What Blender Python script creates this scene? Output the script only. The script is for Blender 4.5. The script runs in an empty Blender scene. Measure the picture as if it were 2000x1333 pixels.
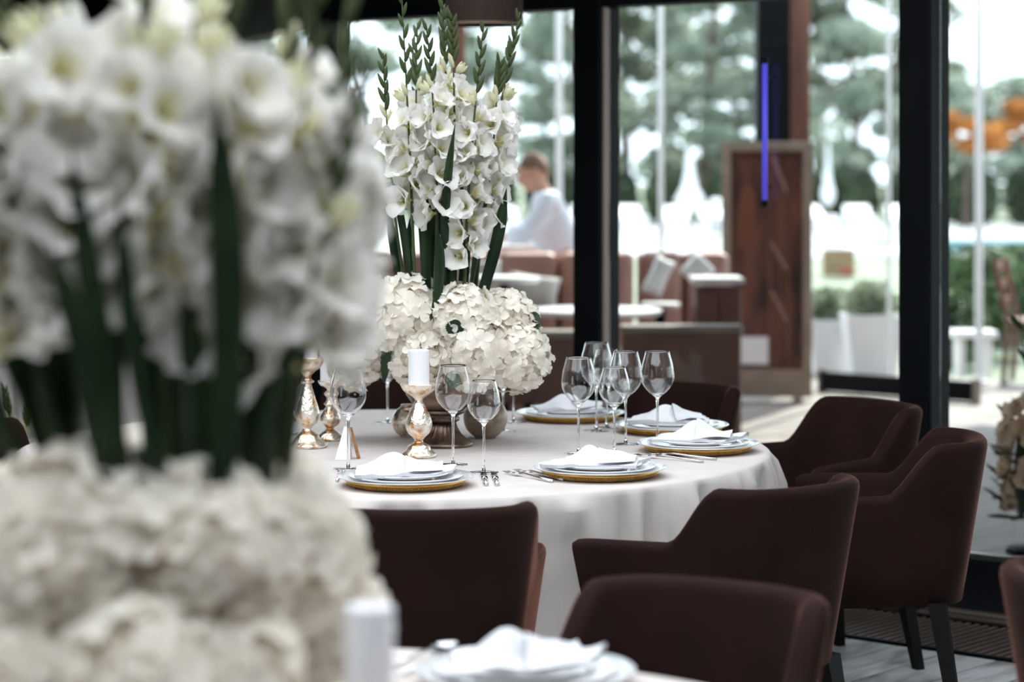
import bpy, bmesh, math, random
from mathutils import Vector, Matrix, noise

scene = bpy.context.scene
COL = scene.collection
PI = math.pi

# ------------------------------------------------------------------ camera
CAM_H = 1.54
cam_d = bpy.data.cameras.new('camera'); cam = bpy.data.objects.new('camera', cam_d); COL.objects.link(cam)
cam.location = (0, 0, CAM_H); cam.rotation_euler = (PI / 2, 0, 0)
cam_d.lens = 85.0; cam_d.sensor_width = 36.0; cam_d.shift_y = -0.172
cam_d.clip_start = 0.05; cam_d.clip_end = 400
cam_d.dof.use_dof = True; cam_d.dof.focus_distance = 6.25; cam_d.dof.aperture_fstop = 2.4
scene.camera = cam

# ------------------------------------------------------------------ world, sun, exposure
world = bpy.data.worlds.new('sky'); scene.world = world; world.use_nodes = True
wn = world.node_tree; wn.nodes.clear()
wo = wn.nodes.new('ShaderNodeOutputWorld'); wb = wn.nodes.new('ShaderNodeBackground')
wb.inputs['Color'].default_value = (0.80, 0.90, 1.0, 1); wb.inputs['Strength'].default_value = 4.4
wn.links.new(wb.outputs[0], wo.inputs[0])
sun_d = bpy.data.lights.new('sun', 'SUN'); sun_d.energy = 10.0; sun_d.angle = 0.01; sun_d.color = (1.0, 0.95, 0.87)
sun = bpy.data.objects.new('sun', sun_d); COL.objects.link(sun)
sun.rotation_euler = (math.radians(-38), math.radians(20), 0)     # from far right, high
scene.view_settings.view_transform = 'Standard'
scene.view_settings.look = 'None'
scene.view_settings.gamma = 1.0
scene.view_settings.use_curve_mapping = False
scene.view_settings.exposure = -0.40
scene.cycles.max_bounces = 14; scene.cycles.transparent_max_bounces = 24
scene.cycles.transmission_bounces = 12; scene.cycles.diffuse_bounces = 5; scene.cycles.glossy_bounces = 5
scene.cycles.sample_clamp_indirect = 6.0
scene.cycles.use_denoising = True

# ------------------------------------------------------------------ helpers
def at(px, py, d):
    """a point at depth d that the photo shows at (px, py)"""
    return Vector(((px - 1000) / 4722 * d, d, CAM_H - (py - 322) / 4722 * d))

def lin(r, g, b):
    f = lambda c: (c / 255 / 12.92) if c / 255 <= 0.04045 else ((c / 255 + 0.055) / 1.055) ** 2.4
    return (f(r), f(g), f(b), 1)

class MB:
    def __init__(self): self.v = []; self.f = []
    def add(self, vs, fs):
        o = len(self.v); self.v += [tuple(p) for p in vs]; self.f += [tuple(i + o for i in f) for f in fs]; return self
    def box(self, c, s, rz=0.0, m=None):
        hx, hy, hz = s[0] / 2, s[1] / 2, s[2] / 2
        M = Matrix.Rotation(rz, 3, 'Z') if m is None else m
        vs = [Vector(c) + M @ Vector((x * hx, y * hy, z * hz)) for z in (-1, 1) for x, y in ((-1, -1), (1, -1), (1, 1), (-1, 1))]
        return self.add(vs, [(3, 2, 1, 0), (4, 5, 6, 7), (0, 1, 5, 4), (1, 2, 6, 5), (2, 3, 7, 6), (3, 0, 4, 7)])
    def lathe(self, prof, n=32, c=(0, 0, 0), cap=True):
        vs = []; fs = []
        for r, z in prof:
            for k in range(n):
                a = 2 * PI * k / n
                vs.append((c[0] + r * math.cos(a), c[1] + r * math.sin(a), c[2] + z))
        for i in range(len(prof) - 1):
            for k in range(n):
                k2 = (k + 1) % n
                fs.append((i * n + k, i * n + k2, (i + 1) * n + k2, (i + 1) * n + k))
        if cap:
            if prof[0][0] > 1e-6: fs.append(tuple(reversed(range(n))))
            if prof[-1][0] > 1e-6: fs.append(tuple((len(prof) - 1) * n + k for k in range(n)))
        return self.add(vs, fs)
    def tube(self, pts, rad, n=8, cap=True):
        pts = [Vector(p) for p in pts]; L = len(pts)
        rads = rad if isinstance(rad, (list, tuple)) else [rad] * L
        vs = []; fs = []; up = None
        for i, p in enumerate(pts):
            t = (pts[min(i + 1, L - 1)] - pts[max(i - 1, 0)]).normalized()
            if up is None:
                a = t.orthogonal().normalized()
            else:
                a = (up - t * up.dot(t)); a = a.normalized() if a.length > 1e-6 else t.orthogonal().normalized()
            up = a; b = t.cross(a)
            for k in range(n):
                q = 2 * PI * k / n
                vs.append(p + rads[i] * (a * math.cos(q) + b * math.sin(q)))
        for i in range(L - 1):
            for k in range(n):
                k2 = (k + 1) % n
                fs.append((i * n + k, i * n + k2, (i + 1) * n + k2, (i + 1) * n + k))
        if cap:
            fs.append(tuple(reversed(range(n)))); fs.append(tuple((L - 1) * n + k for k in range(n)))
        return self.add(vs, fs)
    def grid(self, fn, nu, nv):
        vs = [fn(i / nu, j / nv) for i in range(nu + 1) for j in range(nv + 1)]
        fs = [(i * (nv + 1) + j, (i + 1) * (nv + 1) + j, (i + 1) * (nv + 1) + j + 1, i * (nv + 1) + j + 1) for i in range(nu) for j in range(nv)]
        return self.add(vs, fs)
    def mesh(self, name, mat=None, smooth=False):
        me = bpy.data.meshes.new(name); me.from_pydata(self.v, [], self.f); me.validate()
        if smooth:
            me.polygons.foreach_set('use_smooth', [True] * len(me.polygons))
        if mat: me.materials.append(mat)
        me.update(); return me

def inst(name, me, parent=None, M=None):
    o = bpy.data.objects.new(name, me); COL.objects.link(o)
    if M is not None: o.matrix_basis = M
    if parent: o.parent = parent
    return o

def bevel(o, w, seg=2):
    m = o.modifiers.new('bevel', 'BEVEL'); m.width = w; m.segments = seg; m.limit_method = 'ANGLE'
    return o

def build(mb, name, mat, parent=None, smooth=False, M=None, bev=0):
    o = inst(name, mb.mesh(name, mat, smooth), parent, M)
    if bev: bevel(o, bev)
    return o

def tag(o, label, cat, group=None):
    o['label'] = label; o['category'] = cat
    if group: o['group'] = group
    return o

def thing(name, label, cat, loc=(0, 0, 0), rz=0.0, group=None):
    o = bpy.data.objects.new(name, None); COL.objects.link(o); o.location = loc; o.rotation_euler = (0, 0, rz)
    o.empty_display_size = 0.1
    return tag(o, label, cat, group)

def copy_tree(o, parent=None):
    c = o.copy(); COL.objects.link(c); c.parent = parent
    for ch in list(o.children): copy_tree(ch, c)
    return c

def structure(o):
    o['kind'] = 'structure'; return o

def TRS(loc, rz=0, rx=0, ry=0, s=1.0):
    sc = s if isinstance(s, (tuple, list)) else (s, s, s)
    return Matrix.Translation(loc) @ Matrix.Rotation(rz, 4, 'Z') @ Matrix.Rotation(ry, 4, 'Y') @ Matrix.Rotation(rx, 4, 'X') @ Matrix.Diagonal((*sc, 1))

def catmull(pts, n=6):
    out = []; P = [Vector(p) for p in pts]
    for i in range(len(P) - 1):
        p0, p1, p2, p3 = P[max(i - 1, 0)], P[i], P[i + 1], P[min(i + 2, len(P) - 1)]
        for k in range(n):
            t = k / n
            out.append(0.5 * ((2 * p1) + (p2 - p0) * t + (2 * p0 - 5 * p1 + 4 * p2 - p3) * t * t + (3 * p1 - p0 - 3 * p2 + p3) * t ** 3))
    out.append(P[-1]); return out

# ------------------------------------------------------------------ materials
MATS = {}
def pbr(name, col, rough=0.5, metal=0.0, **kw):
    m = bpy.data.materials.new(name); m.use_nodes = True
    b = m.node_tree.nodes['Principled BSDF']
    b.inputs['Base Color'].default_value = col if len(col) == 4 else (*col, 1)
    b.inputs['Roughness'].default_value = rough; b.inputs['Metallic'].default_value = metal
    for k, v in kw.items(): b.inputs[k.replace('_', ' ')].default_value = v
    MATS[name] = m; return m

def mottle(m, c1, c2, scale=20, detail=4, coords='Object', stretch=(1, 1, 1), bump=0.0, bscale=None, lo=0.35, hi=0.65, rough=None):
    nt = m.node_tree; b = nt.nodes['Principled BSDF']
    tc = nt.nodes.new('ShaderNodeTexCoord'); mp = nt.nodes.new('ShaderNodeMapping'); mp.inputs['Scale'].default_value = stretch
    nz = nt.nodes.new('ShaderNodeTexNoise'); nz.inputs['Scale'].default_value = scale; nz.inputs['Detail'].default_value = detail
    rp = nt.nodes.new('ShaderNodeValToRGB')
    rp.color_ramp.elements[0].position = lo; rp.color_ramp.elements[0].color = c1
    rp.color_ramp.elements[1].position = hi; rp.color_ramp.elements[1].color = c2
    nt.links.new(tc.outputs[coords], mp.inputs[0]); nt.links.new(mp.outputs[0], nz.inputs['Vector'])
    nt.links.new(nz.outputs['Fac'], rp.inputs[0]); nt.links.new(rp.outputs[0], b.inputs['Base Color'])
    if rough:
        rr = nt.nodes.new('ShaderNodeMapRange'); rr.inputs['To Min'].default_value = rough[0]; rr.inputs['To Max'].default_value = rough[1]
        nt.links.new(nz.outputs['Fac'], rr.inputs[0]); nt.links.new(rr.outputs[0], b.inputs['Roughness'])
    if bump:
        nb = nt.nodes.new('ShaderNodeTexNoise'); nb.inputs['Scale'].default_value = bscale or scale; nb.inputs['Detail'].default_value = 3
        bp = nt.nodes.new('ShaderNodeBump'); bp.inputs['Strength'].default_value = bump; bp.inputs['Distance'].default_value = 0.01
        nt.links.new(mp.outputs[0], nb.inputs['Vector']); nt.links.new(nb.outputs['Fac'], bp.inputs['Height']); nt.links.new(bp.outputs[0], b.inputs['Normal'])
    return m

def petal_mat(name, tip, throat=None, r0=0.01, r1=0.03, trans=0.35):
    m = bpy.data.materials.new(name); m.use_nodes = True; nt = m.node_tree; nt.nodes.clear()
    out = nt.nodes.new('ShaderNodeOutputMaterial'); mix = nt.nodes.new('ShaderNodeMixShader'); mix.inputs[0].default_value = trans
    df = nt.nodes.new('ShaderNodeBsdfDiffuse'); tr = nt.nodes.new('ShaderNodeBsdfTranslucent')
    df.inputs[0].default_value = tip; tr.inputs[0].default_value = tip
    if throat:
        tc = nt.nodes.new('ShaderNodeTexCoord'); ln = nt.nodes.new('ShaderNodeVectorMath'); ln.operation = 'LENGTH'
        mr = nt.nodes.new('ShaderNodeMapRange'); mr.inputs['From Min'].default_value = r0; mr.inputs['From Max'].default_value = r1
        mc = nt.nodes.new('ShaderNodeMix'); mc.data_type = 'RGBA'
        mc.inputs[6].default_value = throat; mc.inputs[7].default_value = tip
        nt.links.new(tc.outputs['Object'], ln.inputs[0]); nt.links.new(ln.outputs['Value'], mr.inputs[0]); nt.links.new(mr.outputs[0], mc.inputs[0])
        nt.links.new(mc.outputs[2], df.inputs[0]); nt.links.new(mc.outputs[2], tr.inputs[0])
    nt.links.new(df.outputs[0], mix.inputs[1]); nt.links.new(tr.outputs[0], mix.inputs[2]); nt.links.new(mix.outputs[0], out.inputs[0])
    return m

def leaf_mat(name, c1, c2, trans=0.3, rough=0.5, scale=6):
    m = bpy.data.materials.new(name); m.use_nodes = True; nt = m.node_tree
    b = nt.nodes['Principled BSDF']; out = nt.nodes['Material Output']; b.inputs['Roughness'].default_value = rough
    b.inputs['Specular IOR Level'].default_value = 0.3
    mottle(m, c1, c2, scale=scale, coords='Object')
    rp = [n for n in nt.nodes if n.type == 'VALTORGB'][0]
    tr = nt.nodes.new('ShaderNodeBsdfTranslucent'); mix = nt.nodes.new('ShaderNodeMixShader'); mix.inputs[0].default_value = trans
    nt.links.new(rp.outputs[0], tr.inputs[0]); nt.links.new(b.outputs[0], mix.inputs[1]); nt.links.new(tr.outputs[0], mix.inputs[2]); nt.links.new(mix.outputs[0], out.inputs[0])
    return m

def pane_mat(name, tint=(0.93, 0.96, 0.95, 1), refl=0.06):
    m = bpy.data.materials.new(name); m.use_nodes = True; nt = m.node_tree; nt.nodes.clear()
    out = nt.nodes.new('ShaderNodeOutputMaterial'); mix = nt.nodes.new('ShaderNodeMixShader')
    tp = nt.nodes.new('ShaderNodeBsdfTransparent'); tp.inputs[0].default_value = tint
    gl = nt.nodes.new('ShaderNodeBsdfGlossy'); gl.inputs['Roughness'].default_value = 0.0
    fr = nt.nodes.new('ShaderNodeFresnel'); ge = nt.nodes.new('ShaderNodeNewGeometry'); mr = nt.nodes.new('ShaderNodeMapRange')
    mr.inputs['To Min'].default_value = 1.45; mr.inputs['To Max'].default_value = 1 / 1.45      # a thin sheet: same reflectance on both faces
    nt.links.new(ge.outputs['Backfacing'], mr.inputs[0]); nt.links.new(mr.outputs[0], fr.inputs[0])
    nt.links.new(fr.outputs[0], mix.inputs[0]); nt.links.new(tp.outputs[0], mix.inputs[1]); nt.links.new(gl.outputs[0], mix.inputs[2]); nt.links.new(mix.outputs[0], out.inputs[0])
    return m

BLACK = mottle(pbr('black_metal', lin(8, 11, 15), 0.6, Specular_IOR_Level=0.12), lin(6, 9, 13), lin(11, 14, 18), scale=3)
DULL = pbr('dull_bronze_edge', lin(136, 116, 104), 0.5, 0.3)
TRIM = pbr('brushed_trim', lin(150, 140, 130), 0.35, 0.8)
CEIL = mottle(pbr('dark_ceiling', lin(18, 18, 20), 0.9), lin(14, 14, 16), lin(22, 22, 24), scale=2)
DARKWALL = mottle(pbr('dark_wall', lin(40, 34, 32), 0.9), lin(34, 29, 28), lin(46, 40, 37), scale=2)
PANE = pane_mat('window_glass')
GLASS = pbr('clear_glass', (1, 1, 1), 0.0, 0.0, IOR=1.47, Transmission_Weight=1.0)
CLOTH = mottle(pbr('table_linen', lin(200, 191, 187), 0.9, Sheen_Weight=0.1), lin(195, 186, 182), lin(205, 196, 192), scale=8, bump=0.04, bscale=420)
NAPK = mottle(pbr('napkin_linen', lin(224, 224, 228), 0.9, Sheen_Weight=0.1), lin(220, 220, 225), lin(228, 228, 232), scale=14, bump=0.2, bscale=220)
VELVET = mottle(pbr('brown_velvet', lin(33, 18, 15), 0.9, Sheen_Weight=0.6, Sheen_Roughness=0.22, Specular_IOR_Level=0.12), lin(30, 16, 13), lin(38, 21, 18), scale=7, bump=0.1, bscale=300)
MATS['brown_velvet'].node_tree.nodes['Principled BSDF'].inputs['Sheen Tint'].default_value = lin(200, 138, 118)
LEGW = pbr('dark_leg_wood', lin(13, 12, 12), 0.5, Specular_IOR_Level=0.2)
PORC = pbr('porcelain', lin(238, 238, 240), 0.12, Coat_Weight=0.3)
SILVER = pbr('polished_steel', lin(215, 215, 218), 0.12, 1.0)
PLATRIM = pbr('dark_platinum_rim', lin(80, 78, 76), 0.25, 0.9)
SILVERPL = mottle(pbr('silver_charger', lin(226, 226, 228), 0.2, 0.35), lin(216, 217, 220), lin(234, 234, 236), scale=12)
GOLD = mottle(pbr('gold_rim', lin(214, 172, 92), 0.38, 0.85), lin(200, 154, 78), lin(226, 188, 112), scale=30)
MERC = mottle(pbr('mercury_glass', lin(240, 214, 184), 0.15, 1.0), lin(206, 160, 116), lin(255, 246, 232), scale=34, detail=10, lo=0.38, hi=0.52, rough=(0.10, 0.55), bump=0.5, bscale=70)
CANDLE = pbr('candle_wax', lin(240, 240, 244), 0.5, Subsurface_Weight=0.3, Subsurface_Radius=(0.01, 0.008, 0.006))
WICK = pbr('wick', lin(210, 200, 190), 0.9)
BRONZE = mottle(pbr('antique_bronze', lin(120, 98, 86), 0.32, 0.9), lin(84, 64, 56), lin(160, 140, 124), scale=16, detail=6, rough=(0.2, 0.45))
TAUPEM = mottle(pbr('brushed_taupe', lin(176, 160, 140), 0.42, 0.35), lin(150, 132, 112), lin(184, 170, 152), scale=30, detail=6, rough=(0.35, 0.5))
GLAD = petal_mat('gladiolus_petal', lin(246, 244, 240), lin(226, 222, 160), 0.012, 0.036, 0.45)
BUDW = petal_mat('gladiolus_bud', lin(224, 222, 190), None, trans=0.3)
HYD = petal_mat('hydrangea_petal', lin(248, 243, 233), None, trans=0.38)
HYDC = pbr('hydrangea_core', lin(176, 138, 88), 0.9)
LEAF = leaf_mat('gladiolus_leaf', lin(18, 36, 22), lin(42, 60, 34), trans=0.15, rough=0.4, scale=9)
STEMG = leaf_mat('gladiolus_stem', lin(58, 70, 40), lin(84, 96, 58), trans=0.1, rough=0.5, scale=9)
HLEAF = leaf_mat('hydrangea_leaf', lin(24, 44, 28), lin(46, 66, 40), trans=0.2, scale=14)
CARD = pbr('card_white', lin(236, 236, 238), 0.7)
WOODY = mottle(pbr('light_brown_wood', lin(160, 112, 70), 0.5), lin(140, 94, 56), lin(176, 128, 84), scale=14, stretch=(1, 1, 6))
SHADE = mottle(pbr('lamp_shade_fabric', lin(46, 30, 24), 0.85), lin(42, 27, 22), lin(52, 34, 27), scale=60)
SHADERIM = pbr('lamp_rim', lin(120, 96, 82), 0.6)

def plank_mat(name, base, dark, scale=3.0, grain=30, rough=0.6):
    """wood whose tone differs from board to board and has knots and stained flecks"""
    m = bpy.data.materials.new(name); m.use_nodes = True; nt = m.node_tree; b = nt.nodes['Principled BSDF']; b.inputs['Roughness'].default_value = rough
    tc = nt.nodes.new('ShaderNodeTexCoord'); oi = nt.nodes.new('ShaderNodeObjectInfo')
    va = nt.nodes.new('ShaderNodeVectorMath'); va.operation = 'ADD'
    sm = nt.nodes.new('ShaderNodeVectorMath'); sm.operation = 'SCALE'; sm.inputs[3].default_value = 40
    cb = nt.nodes.new('ShaderNodeCombineXYZ')
    nt.links.new(oi.outputs['Random'], cb.inputs[0]); nt.links.new(oi.outputs['Random'], cb.inputs[1]); nt.links.new(cb.outputs[0], sm.inputs[0])
    nt.links.new(tc.outputs['Object'], va.inputs[0]); nt.links.new(sm.outputs[0], va.inputs[1])
    mp = nt.nodes.new('ShaderNodeMapping'); mp.inputs['Scale'].default_value = (grain / 3, scale, 1)
    nt.links.new(va.outputs[0], mp.inputs[0])
    nz = nt.nodes.new('ShaderNodeTexNoise'); nz.inputs['Scale'].default_value = 1.0; nz.inputs['Detail'].default_value = 8; nz.inputs['Distortion'].default_value = 0.3
    nt.links.new(mp.outputs[0], nz.inputs['Vector'])
    rp = nt.nodes.new('ShaderNodeValToRGB'); rp.color_ramp.elements[0].position = 0.30; rp.color_ramp.elements[0].color = dark
    rp.color_ramp.elements[1].position = 0.55; rp.color_ramp.elements[1].color = base
    nt.links.new(nz.outputs['Fac'], rp.inputs[0])
    hs = nt.nodes.new('ShaderNodeHueSaturation'); mr = nt.nodes.new('ShaderNodeMapRange'); mr.inputs['To Min'].default_value = 0.8; mr.inputs['To Max'].default_value = 1.12
    nt.links.new(oi.outputs['Random'], mr.inputs[0]); nt.links.new(mr.outputs[0], hs.inputs['Value']); nt.links.new(rp.outputs[0], hs.inputs['Color'])
    nt.links.new(hs.outputs[0], b.inputs['Base Color'])
    return m
PLANK = plank_mat('whitewashed_planks', lin(205, 207, 208), lin(112, 106, 102))
DECK = plank_mat('weathered_deck', lin(150, 140, 134), lin(104, 94, 88), scale=1.0)

# ------------------------------------------------------------------ the building
# the glass wall runs along U through W0; V points outdoors
U = Vector((0.762, -0.648, 0)).normalized(); V = Vector((0.648, 0.762, 0)).normalized()
W0 = Vector((1.43, 8.39, 0)); UA = math.atan2(U.y, U.x)
def uv(u, v, z=0.0): return W0 + U * u + V * v + Vector((0, 0, z))
HEAD = 2.145; CEILZ = 2.95; BAY = 1.45

# subfloor and planks (boards run from the glass into the room)
floor = structure(build(MB().box(uv(1.0, -6.3, -0.045), (16, 12.4, 0.05), UA), 'floor', DARKWALL))
build(MB().box((-3.6, 11.2, -0.047), (5.6, 4.2, 0.05)), 'floor_slab', DARKWALL, floor)
rng = random.Random(3)
pl_me = {}
def plank(L):
    if L not in pl_me:
        m = MB().box((0, 0, 0), (0.173, L - 0.006, 0.02)); pl_me[L] = m.mesh('plank', PLANK)
    return pl_me[L]
PW = 0.18
for i in range(-30, 13):
    u = i * PW; v = -0.62 - rng.choice((0.0, 0.6, 1.1))
    first = True; v1 = -0.62
    while v1 > -5.2:
        L = rng.choice((1.6, 2.0, 2.4)) if not first else rng.choice((0.9, 1.4, 1.9))
        first = False
        inst('plank', plank(L), floor, TRS(uv(u, v1 - L / 2, -0.01 + rng.uniform(-0.001, 0.001)), UA))
        v1 -= L

# floor grille in front of the glass
grille = thing('floor_grille', 'dark slatted convector grille set in the floor along the glass wall', 'grille', uv(0, -0.36, 0), UA)
build(MB().box((-0.5, 0.235, -0.004), (7, 0.02, 0.02)).box((-0.5, -0.235, -0.004), (7, 0.02, 0.02)), 'frame', BLACK, grille)
sl = MB().box((0, 0, -0.006), (0.014, 0.45, 0.014)).mesh('slat', pbr('grille_slat', lin(110, 98, 92), 0.45, 0.3))
for k in range(150):
    inst('slat', sl, grille, Matrix.Translation((-2.6 + k * 0.034, 0, 0)))

# ceiling; unseen frosted roof light added to light the tables from above
SK = (-1.4, 4.0, -7.3, -1.4)   # u0 u1 v0 v1 of the added roof light
def slab(u0, u1, v0, v1): return MB().box(uv((u0 + u1) / 2, (v0 + v1) / 2, CEILZ + 0.05), (u1 - u0, v1 - v0, 0.1), UA)
ceiling = structure(build(slab(-7, SK[0], -12.6, 0.2), 'ceiling', CEIL))
build(slab(SK[1], 9, -12.6, 0.2), 'ceiling_panel', CEIL, ceiling)
build(slab(SK[0], SK[1], -12.6, SK[2]), 'ceiling_panel', CEIL, ceiling)
build(slab(SK[0], SK[1], SK[3], 0.2), 'ceiling_panel', CEIL, ceiling)
FROST = bpy.data.materials.new('frosted_fill_glass'); FROST.use_nodes = True; nt_ = FROST.node_tree; nt_.nodes.clear()
o_ = nt_.nodes.new('ShaderNodeOutputMaterial'); t_ = nt_.nodes.new('ShaderNodeBsdfTranslucent'); t_.inputs[0].default_value = (.72, .73, .74, 1); nt_.links.new(t_.outputs[0], o_.inputs[0])
rl = structure(inst('window_roof_added', None))
for k in range(3):
    w_ = (SK[1] - SK[0]) / 3
    build(MB().add([uv(SK[0] + w_ * k + .04, SK[2], CEILZ + .07), uv(SK[0] + w_ * (k + 1) - .04, SK[2], CEILZ + .07), uv(SK[0] + w_ * (k + 1) - .04, SK[3], CEILZ + .07), uv(SK[0] + w_ * k + .04, SK[3], CEILZ + .07)], [(0, 1, 2, 3)]), 'pane', FROST, rl)
    if k: build(MB().box(uv(SK[0] + w_ * k, (SK[2] + SK[3]) / 2, CEILZ + .05), (.08, SK[3] - SK[2], .1), UA), 'added_glazing_bar', BLACK, rl)
build(MB().box((-3.9, 11.2, CEILZ + 0.06), (6.2, 4.4, 0.1)), 'ceiling_slab', CEIL, ceiling)

# posts of the glass wall
posts = [(k * BAY, '') for k in range(-2, 5)]
n = 0
for u, _ in posts:
    n += 1
    t = structure(build(MB().box(uv(u, 0, CEILZ / 2), (0.128, 0.128, CEILZ), UA), 'trim_%d' % n, BLACK, bev=0.004))
    if n == 2: build(MB().box(uv(u + 0.068, -0.03, HEAD / 2), (0.010, 0.03, HEAD), UA), 'door_edge', DULL, t)
beam = structure(build(MB().box(uv(BAY, 0, (HEAD + CEILZ) / 2), (6 * BAY, 0.12, CEILZ - HEAD), UA), 'wall_back', BLACK))
# bays with bottom rail and pane
for k in range(6):
    u = -2 * BAY + (k + 0.5) * BAY
    w = structure(inst('window_%d' % (k + 1), None)); w.location = uv(u, 0, 0); w.rotation_euler = (0, 0, UA)
    build(MB().box((0, 0, 0.10), (BAY - 0.13, 0.07, 0.20)), 'bottom_rail', BLACK, w, bev=0.003)
    build(MB().box((0, 0.02, 0.205), (BAY - 0.13, 0.02, 0.012)), 'glazing_bead', TRIM, w)
    build(MB().box((0, -0.10, 0.03), (BAY - 0.13, 0.02, 0.012)).box((0, -0.14, 0.02), (BAY - 0.13, 0.012, 0.01)), 'floor_track', TRIM, w)
    build(MB().box((0, 0.0, (HEAD + 0.2) / 2), (BAY - 0.13, 0.008, HEAD - 0.2)), 'pane', PANE, w)
# wall turning away behind the left part of the room
c0 = uv(-2 * BAY, 0); c1 = Vector((-1.75, 13.2, 0)); c2 = Vector((-4.6, 13.2, 0))
def seg_wall(a, b, idx, nm):
    d = (b - a); L = d.length; ang = math.atan2(d.y, d.x); mid = (a + b) / 2
    structure(build(MB().box(mid + Vector((0, 0, (HEAD + CEILZ) / 2)), (L, 0.12, CEILZ - HEAD), ang), nm, BLACK))
    w = structure(inst('window_%d' % idx, None)); w.location = mid; w.rotation_euler = (0, 0, ang)
    build(MB().box((0, 0, 0.10), (L, 0.07, 0.20)), 'bottom_rail', BLACK, w)
    build(MB().box((0, 0, (HEAD + 0.2) / 2), (L, 0.008, HEAD - 0.2)), 'pane', PANE, w)
    build(MB().box((L / 2 - 0.06, 0, HEAD / 2), (0.12, 0.12, HEAD)), 'mullion', BLACK, w)
seg_wall(c0, c1, 7, 'wall_left')
seg_wall(c1, c2, 8, 'wall_far_left')
structure(build(MB().box((-4.6, 7.9, CEILZ / 2), (0.2, 10.6, CEILZ)), 'wall_side', DARKWALL))
seg_wall(Vector((-4.6, 2.6, 0)), Vector((-4.6, 0, 0)), 9, 'wall_side_window')
re_ = uv(4 * BAY, 0)
structure(build(MB().box((re_.x, (re_.y - 3) / 2, CEILZ / 2), (0.2, re_.y + 3, CEILZ)), 'wall_right', DARKWALL))
structure(build(MB().box(((re_.x - 4.6) / 2, -3.0, CEILZ / 2), (re_.x + 4.6, 0.2, CEILZ)), 'wall_front', DARKWALL))
structure(build(MB().box((-4.6, -1.5, CEILZ / 2), (0.2, 3.0, CEILZ)), 'wall_corner', DARKWALL))


# ------------------------------------------------------------------ outdoors: terrace, garden, trees
GRASS = mottle(pbr('lawn', lin(128, 138, 114), 0.9), lin(112, 124, 98), lin(146, 154, 134), scale=1.5)
PAVE = mottle(pbr('pale_paving', lin(176, 178, 180), 0.8), lin(160, 163, 166), lin(190, 192, 193), scale=0.8)
WATER = mottle(pbr('pool_water', lin(96, 152, 168), 0.05), lin(84, 142, 160), lin(120, 172, 184), scale=0.6)
WHITE = mottle(pbr('white_paint', lin(236, 236, 238), 0.5), lin(230, 230, 232), lin(240, 240, 242), scale=3)
SOFA = mottle(pbr('rose_brown_leather', lin(188, 146, 134), 0.5), lin(178, 136, 124), lin(198, 156, 144), scale=4)
SOFAD = mottle(pbr('dark_brown_leather', lin(112, 74, 64), 0.5), lin(100, 66, 58), lin(122, 84, 72), scale=4)
PALEC = mottle(pbr('pale_cushion', lin(228, 222, 216), 0.85), lin(220, 212, 206), lin(234, 230, 226), scale=9)
RUST = mottle(pbr('brown_timber', lin(112, 70, 54), 0.6), lin(92, 56, 44), lin(126, 82, 64), scale=3, stretch=(4, 4, 0.4))
FRAMEM = mottle(pbr('taupe_frame', lin(142, 126, 112), 0.5), lin(130, 114, 100), lin(154, 138, 124), scale=4)
BARK = mottle(pbr('bark', lin(92, 78, 68), 0.9), lin(74, 62, 54), lin(110, 94, 82), scale=4, stretch=(3, 3, 0.5))

ground = structure(build(MB().box((0, 110, -0.09), (190, 187, 0.05)), 'floor_garden', GRASS))
ds = structure(build(MB().box(uv(-1.0, 4.25, -0.055), (22, 8.3, 0.03), UA), 'floor_terrace', RUST))
dk = MB().box((0, 0, 0), (0.136, 3.98, 0.024)).mesh('deck_board', DECK)
for i in range(-30, 44):
    for j in range(2):
        inst('deck_board', dk, ds, TRS(uv(-2.2 + i * 0.14, 0.1 + 2.0 + j * 4.0, -0.012), UA))
structure(build(MB().box((-2, 53.2, -0.055), (44, 24, 0.03)), 'floor_pool_deck', PAVE))
pool = tag(build(MB().box((13.0, 45.6, -0.02), (13, 8.4, 0.05)), 'swimming_pool', WATER), 'pale blue swimming pool beyond the right hand windows', 'pool')
pc = MB()
for c, s_ in (((13.0, 41.2, 0.0), (13.8, 0.4, 0.1)), ((13.0, 50.0, 0.0), (13.8, 0.4, 0.1)), ((6.3, 45.6, 0.0), (0.4, 8.4, 0.1))):
    pc.box(c, s_)
build(pc, 'coping', WHITE, pool)

# terrace roof and its outer posts
rt = structure(build(MB().box(uv(2.8, 4.1, 3.05), (12.8, 7.8, 0.12), UA), 'ceiling_terrace', RUST))
build(MB().box(uv(-8.0, 2.0, 3.05), (8.8, 3.6, 0.12), UA), 'roof_panel', RUST, rt)
def post(name, label, px, d, w, mat, h=4.2, dep=None):
    p = at(px, 322, d); o = build(MB().box((0, 0, h / 2), (w, dep or w, h)).box((0, 0, 0.01), (w + 0.008, (dep or w) + 0.008, 0.02)), name, mat, bev=0.004)
    o.location = (p.x, d, 0); return tag(o, label, 'post')
post('timber_post', 'brown timber post outside behind the hanging lamp', 895, 16.6, 0.10, RUST)
post('timber_post', 'black steel post standing behind the framed board', 1508, 16.6, 0.225, BLACK)
post('timber_post', 'brown timber post beside the black post behind the framed board', 1560, 16.7, 0.14, RUST)
def pole(px, w, label, d=16.9):
    p = at(px, 322, d); o = build(MB().tube([(0, 0, 0), (0, 0, 4.2)], w, 12).tube([(0, 0, 0), (0, 0, 0.03)], w * 2.2, 12), 'metal_pole', WHITE, smooth=False)
    o.location = (p.x, d, 0); tag(o, label, 'pole')
pole(1092, 0.026, 'white metal pole behind the waiter in the pale shirt')
pole(1291, 0.020, 'thin white pole left of the larger closed white parasol')
pole(1736, 0.016, 'slim white pole just left of the thick black pillar')
pole(1912, 0.028, 'white metal pole right of the thick black pillar')
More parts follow.
